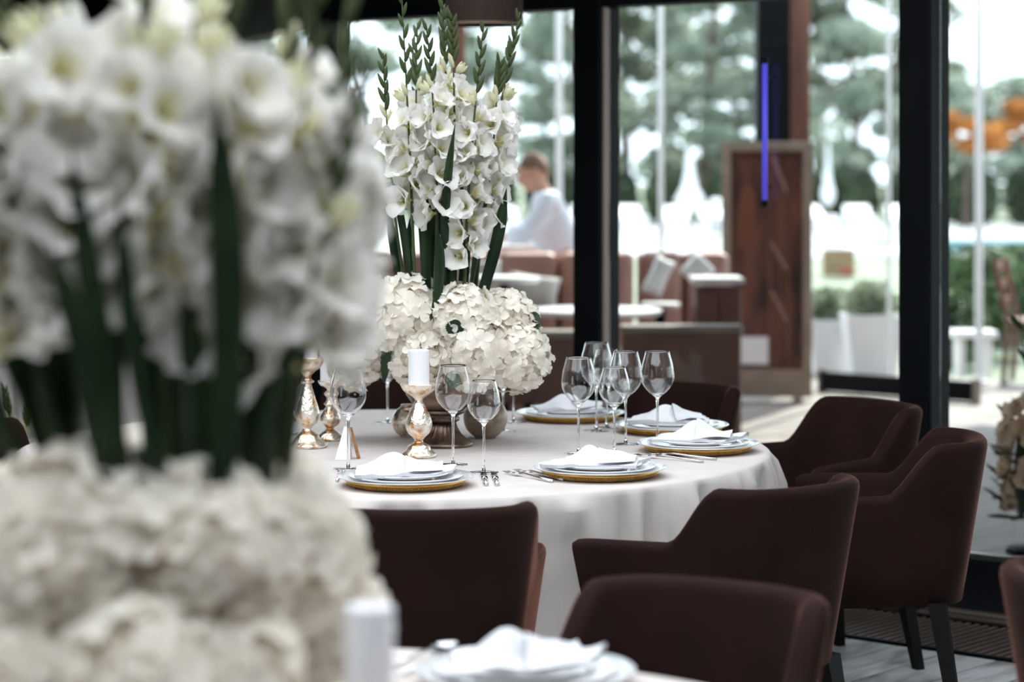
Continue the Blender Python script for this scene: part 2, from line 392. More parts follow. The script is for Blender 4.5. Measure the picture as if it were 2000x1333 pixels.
# low dark rail of the outer glazing
p1 = at(1600, 752, 16.4); p2 = at(1912, 764, 15.6)
dd = p2 - p1
ra = thing('low_rail', 'low dark metal rail on the terrace edge under the white planters', 'rail', (0, 0, 0))
build(MB().box(((p1.x + p2.x) / 2, (p1.y + p2.y) / 2, 0.075), (Vector((dd.x, dd.y, 0)).length, 0.05, 0.13), math.atan2(dd.y, dd.x)), 'rail_bar', BLACK, ra, bev=0.004)
build(MB().box((p2.x - 0.02, p2.y, 0.08), (0.05, 0.07, 0.16)), 'end_bracket', TRIM, ra)
build(MB().box((p1.x + 0.02, p1.y, 0.08), (0.05, 0.07, 0.16)), 'end_bracket', TRIM, ra)

# framed board on the terrace
bd = thing('framed_board', 'tall taupe framed brown picture board standing on the terrace', 'board', (1.66, 15.75, 0.0), math.radians(-6))
bw, bh = 0.585, 1.66
for c, s_ in (((-bw / 2 + 0.03, 0, bh / 2 + 0.03), (0.06, 0.06, bh)), ((bw / 2 - 0.03, 0, bh / 2 + 0.03), (0.06, 0.06, bh)), ((0, 0, bh), (bw - 0.12, 0.06, 0.06)), ((0, 0, 0.12), (bw - 0.12, 0.06, 0.18))):
    build(MB().box(c, s_), 'frame_bar', FRAMEM, bd, bev=0.004)
BOARD = mottle(pbr('board_picture', lin(84, 52, 44), 0.35), lin(52, 34, 32), lin(116, 72, 58), scale=3.0, detail=2, stretch=(2.2, 1, 0.7))
pic = build(MB().box((0, 0.012, bh / 2 + 0.08), (bw - 0.12, 0.012, bh - 0.22)), 'picture_panel', BOARD, bd)
TRUSSREF = pbr('pale_truss_reflection', lin(150, 118, 106), 0.6)  # pale strips put the truss reflection on the panel into colour
for a, b in (((0.03, 1.62), (0.13, 1.36)), ((0.02, 1.05), (0.13, 0.86)), ((0.03, 0.72), (0.13, 0.52)), ((0.02, 0.3), (0.02, 1.6)), ((0.14, 0.3), (0.14, 1.6))):
    dx, dz = b[0] - a[0], b[1] - a[1]; L = math.hypot(dx, dz)
    build(MB().box(((a[0] + b[0]) / 2, 0.0, (a[1] + b[1]) / 2), (0.018, 0.006, L), m=Matrix.Rotation(math.atan2(dx, dz), 3, 'Y')), 'truss_reflection_lath', TRUSSREF if abs(dx) > 0.01 else RUST, pic)
ORANGE = pbr('rust_orange_print', lin(112, 66, 48), 0.5)
build(MB().add([(-0.2, 0.004, 1.0), (-0.08, 0.004, 1.0), (-0.07, 0.004, 1.36), (-0.12, 0.004, 1.43), (-0.17, 0.004, 1.38), (-0.2, 0.0035, 1.2), (-0.2, 0.005, 1.0), (-0.08, 0.005, 1.0)], [(0, 1, 2, 3, 4, 5)]), 'printed_figure', ORANGE, pic)
build(MB().box((-0.09, 0.004, 0.33), (0.20, 0.004, 0.18)), 'white_notice', CARD, pic)
for x in (-0.2, 0.2): build(MB().box((x, 0, 0.015), (0.06, 0.3, 0.03)), 'foot', FRAMEM, bd)

# blue LED reflection in the glass, put in as a glowing tube
led_refl_mat = bpy.data.materials.new('blue_led_reflection'); led_refl_mat.use_nodes = True
b_ = led_refl_mat.node_tree.nodes['Principled BSDF']; b_.inputs['Base Color'].default_value = lin(60, 60, 200)
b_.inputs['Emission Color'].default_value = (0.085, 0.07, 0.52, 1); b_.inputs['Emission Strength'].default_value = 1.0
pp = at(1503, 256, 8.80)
led_refl = thing('led_reflection', 'upright blue glow added on the window glass for an LED reflection', 'light', (pp.x, pp.y, 0), UA)
build(MB().tube([(0, -0.03, 1.41), (0, -0.03, 1.91)], 0.010, 12), 'reflection_tube', led_refl_mat, led_refl, smooth=True)
for z in (1.40, 1.92): build(MB().tube([(0, -0.03, z - 0.012), (0, -0.03, z + 0.012)], 0.013, 12), 'reflection_end_cap', BLACK, led_refl)
for z in (1.46, 1.86): build(MB().box((0, -0.012, z), (0.012, 0.03, 0.012)), 'reflection_clip', BLACK, led_refl)

# terrace furniture
def sofa(px0, px1, d, zt, label, mat, dep=0.75, seams=3, seat=0.44):
    x0 = (px0 - 1000) / 4722 * d; x1 = (px1 - 1000) / 4722 * d; w = x1 - x0
    t = thing('terrace_sofa', label, 'sofa', ((x0 + x1) / 2, d, 0))
    build(MB().box((0, 0, 0.21), (w, dep, 0.22)), 'base', mat, t, bev=0.03)
    k = w / seams
    for i in range(seams):
        cx = -w / 2 + (i + 0.5) * k
        build(MB().box((cx, 0.05 - dep / 2 + 0.3, seat - 0.05), (k - 0.015, 0.6, 0.16)), 'seat_cushion', mat, t, bev=0.04)
        build(MB().box((cx, dep / 2 - 0.11, (zt + 0.33) / 2), (k - 0.015, 0.2, zt - 0.33)), 'back_cushion', mat, t, bev=0.05)
    build(MB().box((0, dep / 2 - 0.02, (zt + 0.26) / 2), (w, 0.05, zt - 0.30)), 'back_board', mat, t, bev=0.01)
    for sx in (-1, 1):
        for sy in (-1, 1):
            build(MB().box((sx * (w / 2 - 0.06), sy * (dep / 2 - 0.06), 0.05), (0.05, 0.05, 0.1)), 'leg', BLACK, t)
    return t
sofa(640, 1243, 14.2, 1.02, 'long rose brown sofa in front of the waiter on the terrace', SOFA, seams=4)
sofa(1250, 1432, 14.25, 1.02, 'short rose brown sofa left of the framed board', SOFA, seams=2)

def bench(px0, px1, d, z0, zt, label):
    x0 = (px0 - 1000) / 4722 * d; x1 = (px1 - 1000) / 4722 * d; w = x1 - x0
    t = thing('terrace_bench', label, 'bench', ((x0 + x1) / 2, d, 0))
    build(MB().box((0, 0, (z0 + zt - 0.04) / 2), (w, 0.14, zt - 0.04 - z0)), 'back_panel', SOFAD, t, bev=0.01)
    build(MB().box((0, 0, zt - 0.02), (w + 0.02, 0.17, 0.04)), 'top_rail', FRAMEM, t, bev=0.01)
    build(MB().box((0, 0.3, 0.38), (w, 0.5, 0.1)), 'seat', SOFAD, t, bev=0.02)
    for sx in (-1, 0, 1):
        for y in (0, 0.48): build(MB().box((sx * (w / 2 - 0.05), y, 0.17), (0.05, 0.05, 0.34)), 'leg', BLACK, t)
bench(1215, 1445, 12.4, 0.33, 0.72, 'brown panelled bench seen from behind, left of the framed board')
bench(930, 1135, 12.3, 0.33, 0.70, 'brown panelled bench seen from behind, right of the hydrangeas')

def round_cafe(px, d, r, label, zt=0.75):
    p = at(px, 322, d); t = thing('cafe_table', label, 'table', (p.x, d, 0))
    build(MB().lathe([(0, zt - 0.035), (r - 0.02, zt - 0.035), (r, zt - 0.02), (r, zt - 0.006), (r - 0.008, zt), (0, zt)], 40, cap=False), 'table_top', WHITE, t, smooth=False)
    build(MB().lathe([(0.03, 0.03), (0.03, zt - 0.03)], 16), 'column', BLACK, t, smooth=True)
    build(MB().lathe([(0, 0), (min(.24, r * .8), 0), (min(.24, r * .8), 0.012), (0.04, 0.035), (0, 0.035)], 32, cap=False), 'base', BLACK, t)
round_cafe(1165, 13.25, 0.36, 'round white table outside, cut by the slim black post')
round_cafe(1290, 13.62, 0.11, 'small round white table outside before the short sofa', 0.765)
round_cafe(985, 13.25, 0.20, 'round white table outside, just above the hydrangeas', 0.93)

def cabinet(px0, px1, d, zt, label):
    x0 = (px0 - 1000) / 4722 * d; x1 = (px1 - 1000) / 4722 * d; w = x1 - x0
    t = thing('service_cabinet', label, 'cabinet', ((x0 + x1) / 2, d, 0))
    build(MB().box((0, 0, zt / 2 - 0.02), (w, 0.35, zt - 0.04)), 'body', SOFAD, t, bev=0.006)
    build(MB().box((0, 0, zt), (w + 0.03, 0.38, 0.03)), 'white_top', WHITE, t, bev=0.005)
    for s_ in (-1, 1):
        dr = build(MB().box((s_ * w / 4, -0.18, zt / 2), (w / 2 - 0.012, 0.016, zt - 0.12)), 'door', SOFAD, t, bev=0.003)
        build(MB().tube([(s_ * 0.02, -0.2, zt / 2 - 0.05), (s_ * 0.02, -0.2, zt / 2 + 0.05)], 0.006), 'handle', TRIM, dr)
cabinet(1355, 1442, 13.3, 0.91, 'brown service cabinet with white top beside the framed board')

def cushion(px, py, d, w, h, rot, label, mat):
    def f(u, v):
        x, z = u * 2 - 1, v * 2 - 1
        return (x, z)
    mb = MB()
    for sgn in (-1, 1):
        def fn(u, v, sgn=sgn):
            x, z = u * 2 - 1, v * 2 - 1
            th = (max(0, 1 - x ** 4) * max(0, 1 - z ** 4)) ** 0.5
            pinch = 1 - 0.10 * (1 - abs(x)) * abs(z) ** 3
            return (x * w / 2 * (1 - 0.08 * (1 - abs(z))), sgn * 0.07 * th, z * h / 2 * pinch)
        mb.grid(fn, 12, 12)
    o = build(mb, 'cushion_or_sun_patch', mat, smooth=True); p = at(px, py, d)
    o.matrix_basis = TRS(p, 0, math.radians(-14), rot)
    return tag(o, label, 'cushion', 'pale cushions on the terrace sofas')
cushion(1040, 572, 13.82, 0.30, 0.22, 0.15, 'pale rounded cushion on the long sofa right of the hydrangeas', PALEC)
cushion(930, 540, 13.82, 0.30, 0.18, -0.1, 'pale cushion on the long sofa, partly behind gladiolus leaves', PALEC)
cushion(1362, 528, 13.9, 0.16, 0.16, 0.75, 'white cushion shape on its corner, put in for a sun patch on the short sofa', WHITE)  # sunlit patch on the sofa, built as a white cushion shape
cushion(1286, 540, 13.9, 0.12, 0.24, 0.45, 'white cushion shape leaning aslant, put in for a sun patch at the left of the short sofa', WHITE)  # second sunlit patch, also put in as a cushion shape

# linen table the waiter reaches to
lt = thing('service_table', 'white clothed service table in front of the waiter', 'table', (-0.16, 14.88, 0))
build(MB().box((0, 0, 1.03), (0.62, 0.4, 0.03)), 'table_top', WHITE, lt, bev=0.004)
def drape(u, v):
    a = u * 2 * PI; s_ = 1 / max(abs(math.cos(a)), abs(math.sin(a)))
    rr = 1 + 0.04 * math.sin(a * 18) * v
    return (math.cos(a) * s_ * 0.315 * rr, math.sin(a) * s_ * 0.205 * rr, 1.047 - 0.5 * v)
build(MB().grid(drape, 96, 3), 'cloth_drop', WHITE, lt, smooth=True)
for sx in (-1, 1):
    for sy in (-1, 1): build(MB().box((sx * 0.27, sy * 0.16, 0.5), (0.04, 0.04, 1.02)), 'leg', BLACK, lt)
st = thing('linen_stack', 'pile of folded white linen on the service table', 'linen', (-0.24, 14.86, 1.047))
for i in range(4):
    build(MB().box((0.01 * (i % 2), 0, 0.015 + i * 0.032), (0.34 - 0.02 * i, 0.24, 0.028)), 'folded_cloth', WHITE, st, bev=0.01)

# planters, bushes and garden furniture at the right
def leaf_cloud(mb, rnd, c, rad, nl, size, bend=0.3):
    for _ in range(nl):
        while True:
            p = Vector((rnd.uniform(-1, 1), rnd.uniform(-1, 1), rnd.uniform(-1, 1)))
            if 0.25 < p.length < 1: break
        q = Vector(c) + Vector((p.x * rad[0], p.y * rad[1], p.z * rad[2]))
        s_ = size * rnd.uniform(0.6, 1.3)
        nrm = (p + Vector((rnd.gauss(0, .7), rnd.gauss(0, .7), rnd.gauss(0, .7)))).normalized()
        a = nrm.orthogonal().normalized(); a = Matrix.Rotation(rnd.uniform(0, 6.28), 3, nrm) @ a; b = nrm.cross(a)
        mb.add([q - a * s_, q + b * s_ * 0.45 + nrm * s_ * bend * 0.3, q + a * s_, q - b * s_ * 0.45 + nrm * s_ * bend * 0.3], [(0, 1, 2), (0, 2, 3)])
    return mb
BUSHM = leaf_mat('bush_leaf', lin(50, 70, 44), lin(92, 114, 72), trans=0.3, scale=3)
GREYM = leaf_mat('grey_herb_leaf', lin(120, 134, 110), lin(168, 176, 150), trans=0.3, scale=3)
rnd = random.Random(11)
def planter(px, d, w, h, label, group=None):
    p = at(px, 322, d); t = thing('planter', label, 'planter', (p.x, d, 0))
    mb = MB().lathe([(0, 0), (w * 0.36, 0), (w * 0.5, h), (w * 0.46, h), (w * 0.42, h - 0.06), (0, h - 0.06)], 4, cap=False)
    mb.v = [(x * math.cos(.785) - y * math.sin(.785), x * math.sin(.785) + y * math.cos(.785), z) for x, y, z in mb.v]
    mb.v = [(x * 1.41, y * 1.41, z) for x, y, z in mb.v]
    build(mb, 'pot', WHITE, t, bev=0.008)
    build(leaf_cloud(MB(), rnd, (0, 0, h + 0.09), (w * 0.55, w * 0.4, 0.15), 420, 0.045), 'foliage', GREYM, t)
planter(1702, 17.5, 0.42, 0.46, 'square white planter of grey green herbs left of the black pillar')
planter(1622, 17.9, 0.36, 0.40, 'white planter of grey green herbs beside the framed board')
def ball_bush(px, d, r, label, mat=None):
    p = at(px, 322, d); t = thing('round_bush', label, 'bush', (p.x, d, -0.06))
    build(leaf_cloud(MB(), rnd, (0, 0, r * 1.05), (r, r, r), 2600, 0.055), 'foliage', mat or BUSHM, t)
    build(MB().tube([(0, 0, 0), (0, 0, r)], 0.03), 'stem', BARK, t)
ball_bush(1915, 20.0, 0.46, 'clipped green bush seen through the right window behind the white pole')
ball_bush(1990, 21.5, 0.44, 'green bush at the right edge of the picture')
ball_bush(1858, 19.0, 0.30, 'smaller green bush half hidden by the thick black pillar')
CRATE = mottle(pbr('crate_wood', lin(132, 108, 82), 0.7), lin(120, 96, 72), lin(144, 120, 92), scale=14)
cr = thing('wooden_crate', 'small wooden crate with a red item by the pool', 'crate', (at(1637, 322, 34).x, 34, -0.04))
for k in range(4): build(MB().box((0, -0.16, 0.06 + k * 0.1), (0.44, 0.02, 0.085)), 'slat', CRATE, cr)
build(MB().box((0, 0.02, 0.2), (0.42, 0.32, 0.38)), 'box_body', CRATE, cr)
build(MB().box((0.1, -0.18, 0.08), (0.16, 0.02, 0.1)), 'red_item', pbr('red_plastic', lin(140, 52, 50), 0.5), cr, bev=0.004)
sb = thing('stone_bench', 'low white stone bench before the green bush', 'bench', (at(1900, 322, 17.9).x, 17.9, -0.02))
build(MB().box((0, 0, 0.31), (0.32, 0.28, 0.05)), 'slab', WHITE, sb, bev=0.006)
for s_ in (-1, 1): build(MB().box((s_ * 0.1, 0, 0.14), (0.05, 0.2, 0.29)), 'leg', WHITE, sb)
gc = thing('garden_chair', 'wooden garden chair cut off by the right edge of the picture', 'chair', (at(2035, 322, 17.0).x, 17.0, 0), math.radians(70))
for x in (-0.22, 0.22):
    build(MB().tube([(x, -0.2, 0), (x, -0.22, 0.44)], 0.02), 'leg', RUST, gc)
    build(MB().tube([(x, 0.24, 0), (x, 0.2, 0.44), (x, 0.30, 0.88)], 0.02), 'leg', RUST, gc)
build(MB().box((0, 0, 0.44), (0.48, 0.46, 0.03)), 'seat', RUST, gc, bev=0.005)
for z in (0.58, 0.7, 0.82): build(MB().box((0, 0.23 + (z - 0.44) * 0.2, z), (0.44, 0.02, 0.06)), 'back_slat', RUST, gc)

# pool side: loungers, parasols, lamp
def lounger():
    t = thing('sun_lounger', 'x', 'sun lounger', group='white sun loungers along the pool')
    build(MB().box((0, 0, 0.28), (0.62, 1.9, 0.06)), 'frame', WHITE, t, bev=0.01)
    build(MB().box((0, -0.25, 0.35), (0.6, 1.3, 0.1)), 'mattress', WHITE, t, bev=0.03)
    build(MB().box((0, 0.66, 0.45), (0.6, 0.72, 0.1), m=Matrix.Rotation(math.radians(22), 3, 'X')), 'backrest', WHITE, t, bev=0.03)
    for sx in (-1, 1):
        for sy in (-1, 1): build(MB().box((sx * 0.27, sy * 0.85, 0.125), (0.05, 0.05, 0.25)), 'leg', WHITE, t)
    return t
L0 = lounger(); first = True
for px in (905, 985, 1068, 1150, 1232, 1315, 1397, 1480, 1600, 1682, 1765):
    l = L0 if first else copy_tree(L0); first = False
    l.location = (at(px, 322, 56).x, 56 + rnd.uniform(-.4, .4), -0.04); l.rotation_euler = (0, 0, rnd.uniform(-0.2, 0.2))
    l['label'] = 'white sun lounger in the distant poolside row, ' + ['leftmost', 'second from the left', 'third from the left', 'fourth from the left', 'fifth from the left', 'middle one', 'fifth from the right', 'fourth from the right', 'third from the right', 'second from the right', 'rightmost'][(905, 985, 1068, 1150, 1232, 1315, 1397, 1480, 1600, 1682, 1765).index(px)]
def parasol(px, d, zt, zb, r, label):
    p = at(px, 322, d); t = thing('closed_parasol', label, 'parasol', (p.x, d, -0.04))
    prof = [(0.02, zt), (0.05 * r / .27, zt - 0.1), (r * 0.30, zt - (zt - zb) * 0.4), (r * 0.5, zt - (zt - zb) * 0.62), (r, zb + (zt - zb) * 0.17), (r * 0.75, zb + 0.05), (r * 0.35, zb), (0.03, zb)]
    mb = MB(); n = 32; vs = []; fs = []
    for i, (rr, z) in enumerate(prof):
        for k in range(n):
            a = 2 * PI * k / n; q = rr * (1 + 0.16 * math.cos(a * 8))
            vs.append((q * math.cos(a), q * math.sin(a), z))
    for i in range(len(prof) - 1):
        for k in range(n): fs.append((i * n + k, (i + 1) * n + k, (i + 1) * n + (k + 1) % n, i * n + (k + 1) % n))
    build(mb.add(vs, fs), 'canopy', WHITE, t, smooth=True)
    build(MB().tube([(0, 0, 0), (0, 0, zt + 0.08)], 0.025), 'pole', TRIM, t)
    build(MB().lathe([(0, 0), (0.3, 0), (0.3, 0.06), (0, 0.08)], 24, cap=False), 'base', PAVE, t)
parasol(1347, 50, 1.98, 0.62, 0.27, 'closed white parasol right of the slim black post')
parasol(1617, 52.5, 2.16, 0.72, 0.13, 'slim closed white parasol at the right of the framed board')
gl = thing('garden_lamp', 'white round lamp on a dark pole near the larger parasol', 'lamp', (at(1398, 322, 38).x, 38, -0.04))
build(MB().tube([(0, 0, 0), (0, 0, 0.98)], 0.02), 'pole', BLACK, gl)
build(MB().lathe([(0, 0.90), (0.08, 0.92), (0.13, 0.98), (0.08, 1.04), (0, 1.06)], 24, cap=False), 'lamp_head', WHITE, gl, smooth=True)

# trees and hedge
TM = [leaf_mat('pine_leaf', lin(122, 134, 120), lin(174, 183, 168), trans=0.45, scale=0.9),
      leaf_mat('grey_green_leaf', lin(138, 151, 137), lin(190, 199, 186), trans=0.5, scale=0.9),
      leaf_mat('deep_green_leaf', lin(96, 106, 90), lin(144, 152, 130), trans=0.4, scale=0.9)]
AUT = leaf_mat('orange_leaf', lin(150, 92, 44), lin(206, 142, 74), trans=0.4, scale=0.9)
HEDGE = leaf_mat('hedge_leaf', lin(52, 66, 50), lin(92, 106, 78), trans=0.3, scale=1.0)
def crown_mesh(seed, h, w, mat, nc=29, nl=170, z0=0.16, size=0.16):
    r_ = random.Random(seed); mb = MB()
    for _ in range(nc):
        z = h * r_.uniform(z0, 1.0); k = 1 - 0.6 * (z / h)
        a = r_.uniform(0, 6.28); q = w * k * r_.uniform(0.1, 1.0)
        leaf_cloud(mb, r_, (q * math.cos(a), q * math.sin(a), z), (r_.uniform(.5, 1.0), r_.uniform(.5, 1.0), r_.uniform(.2, .45)), nl, size)
    return mb.mesh('crown', mat)
def trunk_mesh(seed, h, r):
    r_ = random.Random(seed); mb = MB()
    pts = [(r_.gauss(0, .05) * i, r_.gauss(0, .05) * i, h * i / 6) for i in range(7)]
    mb.tube(pts, [r * (1 - 0.8 * i / 6) for i in range(7)], 10)
    for i in range(9):
        z = h * r_.uniform(.3, .9); a = r_.uniform(0, 6.28); L = r_.uniform(.9, 2.2)
        mb.tube([(0, 0, z), (L * .5 * math.cos(a), L * .5 * math.sin(a), z + .15), (L * math.cos(a), L * math.sin(a), z + r_.uniform(-.1, .4))], [r * .3, r * .2, r * .06], 6)
    return mb.mesh('trunk', BARK)
CR = [crown_mesh(21, 10, 2.4, TM[0]), crown_mesh(22, 9, 2.6, TM[1]), crown_mesh(23, 11, 2.3, TM[2], nc=32), crown_mesh(24, 8, 2.4, TM[1], nc=30, z0=.08)]
TR = [trunk_mesh(31, 10, .17), trunk_mesh(32, 9, .15), trunk_mesh(33, 11, .2), trunk_mesh(34, 8, .14)]
spots = [(300, 71, 1, 'pale tree outside the left windows, third from the left'), (110, 69, 0, 'spreading pine outside the left windows, second from the left'), (-90, 76, 3, 'bushy tree outside the left windows, leftmost of all'), (440, 66, 0, 'spreading pine through the left window, behind the foreground blooms'), (560, 76, 2, 'dark pine through the left window gap above the foreground blooms'), (700, 70, 1, 'pale tree left of the sharp gladioli'),
         (880, 86, 2, 'dark pine behind the hanging lamp'), (960, 69, 1, 'pale tree right of the lamp, left of the waiter'), (1060, 79, 3, 'bushy tree behind the waiter'), (1130, 69.5, 0, 'spreading pine behind the slim black post'),
         (1225, 75, 2, 'dark pine just right of the slim black post'), (1300, 84, 3, 'bushy tree behind the thin white pole'), (1375, 70, 0, 'spreading pine above the larger closed parasol'), (1440, 79, 1, 'pale tree left of the black steel post'),
         (1510, 71, 3, 'bushy tree behind the black steel post'), (1600, 79, 2, 'dark pine above the slim closed parasol'), (1665, 70, 1, 'pale tree right of the framed board'), (1740, 80, 0, 'spreading pine left of the thick black pillar'),
         (1800, 90, 2, 'dark pine hidden mostly by the thick black pillar'), (1850, 69, 3, 'bushy tree behind the left orange bush'), (1905, 81, 3, 'bushy tree right of the thick black pillar, under pale sky'), (1990, 71, 3, 'bushy tree behind the right orange bush'), (2090, 82, 2, 'dark pine at the right picture edge')]
for i, (px, d, k, lab) in enumerate(spots):
    t = thing('garden_tree', lab, 'tree', (at(px, 322, d).x, d, -0.06), rnd.uniform(0, 6.28), 'trees beyond the pool')
    t.scale = (1, 1, .52 if px > 1845 else rnd.uniform(.9, 1.15))
    inst('crown', CR[k], t); inst('trunk', TR[k], t)
ORD = ['leftmost', 'second from the left', 'third from the left', 'fourth from the left', 'fifth from the left', 'sixth from the left', 'seventh from the left', 'middle one', 'seventh from the right', 'sixth from the right', 'fifth from the right', 'fourth from the right', 'third from the right', 'second from the right', 'rightmost']
for i, (px, d) in enumerate([(376 + 117 * q, 63.5) for q in range(15)]):
    t = thing('hedge_bush', 'dark hedge bush in the row beyond the pool, ' + ORD[i], 'hedge', (at(px, 322, d).x, d, -0.06), rnd.uniform(0, 6.28), 'hedge beyond the pool')
    if i == 0: hm = leaf_cloud(MB(), rnd, (0, 0, .78), (.80, .7, .9), 2200, 0.13).mesh('foliage', HEDGE); hs = MB().tube([(0, 0, 0), (0, 0, .8)], .06).mesh('stem', BARK)
    inst('foliage', hm, t); inst('stem', hs, t)
for px, d, sc_, lab in ((1885, 60, .95, 'orange leaved bush behind the white pole at the right'), (2015, 61, 1.05, 'orange leaved bush at the far right edge')):
    t = thing('autumn_bush', lab, 'bush', (at(px, 322, d).x, d, -0.06), 0)
    m_ = MB()
    for cx, cz, rr in ((0, 2.75, .5), (-.6, 2.45, .4), (.55, 2.55, .45), (.1, 2.2, .4), (-.4, 2.9, .3), (.7, 2.2, .3), (-.8, 2.1, .3)): leaf_cloud(m_, rnd, (cx, 0, cz), (rr, .6, .2), 240, 0.10)
    build(m_, 'foliage', AUT, t); build(trunk_mesh(5, 2.4, .06).name and MB().tube([(0, 0, 0), (.05, 0, 1.2), (0, 0, 2.4)], [.08, .06, .03]), 'stem', BARK, t)
    t.scale = (sc_,) * 3

# ------------------------------------------------------------------ chairs
def chair_meshes(velvet):
    half = [(0, -.308), (.10, -.298), (.168, -.268), (.208, -.215), (.232, -.14), (.260, -.04), (.290, .08), (.318, .225)]
    pts = catmull([(-x, y, 0) for x, y in reversed(half[1:])] + [(x, y, 0) for x, y in half], 5)
    def top(p):
        y = p.y
        if y < -.205: return .80
        if y < -.06:
            t = (y + .205) / .145; t = t * t * (3 - 2 * t); return .80 + (.662 - .80) * t
        return .662 - .012 * (y + .06) / .285
    th = .05; mb = MB(); rings = []; N = len(pts)
    for i, p in enumerate(pts):
        t = (pts[min(i + 1, N - 1)] - pts[max(i - 1, 0)]).normalized(); nrm = Vector((t.y, -t.x, 0))
        if nrm.dot(Vector((p.x, p.y + .02, 0))) < 0: nrm = -nrm
        h = top(p); e = min(i, N - 1 - i); k = {0: .35, 1: .8, 2: .96}.get(e, 1.0)
        def at_z(z, off):
            f = (z - .36) / (.80 - .36)
            sc = .77 + .23 * min(1, f)
            q = Vector((p.x * sc, p.y * sc + .0, 0))
            return Vector((q.x + nrm.x * off, q.y + nrm.y * off, z))
        hh = h - (1 - k) * .02; o = th / 2 * k
        ring = []
        for z in (.36, .46, .56): ring.append(at_z(z if z < hh - .05 else hh - .06, o))
        for a in (0, 30, 60, 90, 120, 150, 180):
            A = math.radians(a); ring.append(at_z(hh - .024 + .024 * math.sin(A), o * math.cos(A)))
        for z in (.56, .46, .36): ring.append(at_z(z if z < hh - .05 else hh - .06, -o))
        rings.append(ring)
    m = len(rings[0]); vs = [v for r in rings for v in r]; fs = []
    for i in range(N - 1):
        for k in range(m): fs.append((i * m + k, i * m + (k + 1) % m, (i + 1) * m + (k + 1) % m, (i + 1) * m + k))
    fs.append(tuple(range(m))); fs.append(tuple(reversed([(N - 1) * m + k for k in range(m)])))
    shell = mb.add(vs, fs).mesh('shell', velvet, True)
    # seat cushion following the shell
    outline = [Vector((p.x * .79, p.y * .79 + .0, 0)) for p in pts]; cs = MB(); vs = []; fs = []
    prof = [(.97, .36), (1.0, .38), (1.0, .45), (.97, .475), (.85, .485), (0.4, .488)]
    for s_, z in prof:
        for p in outline: vs.append((p.x * s_, p.y * s_ + .01, z))
    n_ = len(outline)
    for i in range(len(prof) - 1):
        for k in range(n_): fs.append((i * n_ + k, i * n_ + (k + 1) % n_, (i + 1) * n_ + (k + 1) % n_, (i + 1) * n_ + k))
    fs.append(tuple(reversed(range(n_)))); fs.append(tuple((len(prof) - 1) * n_ + k for k in range(n_)))
    seat = cs.add(vs, fs).mesh('seat', velvet, True)
    legs = []
    for sx, y0, y1 in ((-1, -.19, -.25), (1, -.19, -.25), (-1, .15, .19), (1, .15, .19)):
        mb = MB(); a = Vector((sx * .17, y0, .37)); b = Vector((sx * .205, y1, 0)); vs = []
        for p, w in ((b, .014), (a, .024)): vs += [(p.x - w, p.y - w, p.z), (p.x + w, p.y - w, p.z), (p.x + w, p.y + w, p.z), (p.x - w, p.y + w, p.z)]
        mb.add(vs, [(3, 2, 1, 0), (4, 5, 6, 7), (0, 1, 5, 4), (1, 2, 6, 5), (2, 3, 7, 6), (3, 0, 4, 7)])
        legs.append(mb.mesh('leg', LEGW))
    return shell, seat, legs
CHM = chair_meshes(VELVET)
TIPS = []
def chair(x, y, fx, fy, label):
    rz = math.atan2(-fx, fy); fl = math.hypot(fx, fy); f_ = Vector((fx / fl, fy / fl, 0)); l_ = Vector((-f_.y, f_.x, 0))
    for s_ in (-1, 1): TIPS.extend(Vector((x, y, 0)) + f_ * k + l_ * s_ * (.318 - .1 * (.225 - k)) for k in (.23, .18, .1))
    t = thing('dining_armchair', label, 'chair', (x, y, 0), rz, 'brown upholstered dining armchairs')
    inst('shell', CHM[0], t); inst('seat', CHM[1], t)
    for l in CHM[2]: inst('leg', l, t)
    return t
TC = Vector((-.33, 6.78, 0)); TR_ = 1.05; TZ = .75
def seat_chair(deg, r, label, dx=0, dy=0):
    a = math.radians(deg); p = TC + Vector((math.cos(a), math.sin(a), 0)) * r
    chair(p.x + dx, p.y + dy, -math.cos(a), -math.sin(a), label)
seat_chair(-83, 1.29, 'brown armchair seen from behind in front of the table, left of the others', -.03)
seat_chair(-48.4, 1.28, 'brown armchair turned away, its left arm reaching toward the cloth folds', -.02)
chair(.975, 6.66, -.97, .16, 'brown armchair at the right with its dark legs showing on the planks')
seat_chair(28, 1.42, 'brown armchair showing its inner back before the thick black pillar')
seat_chair(57, 1.43, 'brown armchair behind the right hand plates, facing the table')
seat_chair(93, 1.34, 'brown armchair behind the table, half hidden by the flowers')
chair(.23, 4.05, -.526, -.85, 'nearest brown armchair, facing the camera at the foreground table')
chair(1.235, 4.42, 1, .15, 'brown armchair cut off by the right edge of the picture')
chair(-1.66, 7.32, .1, 1, 'brown armchair at the left edge behind the foreground flower stems')

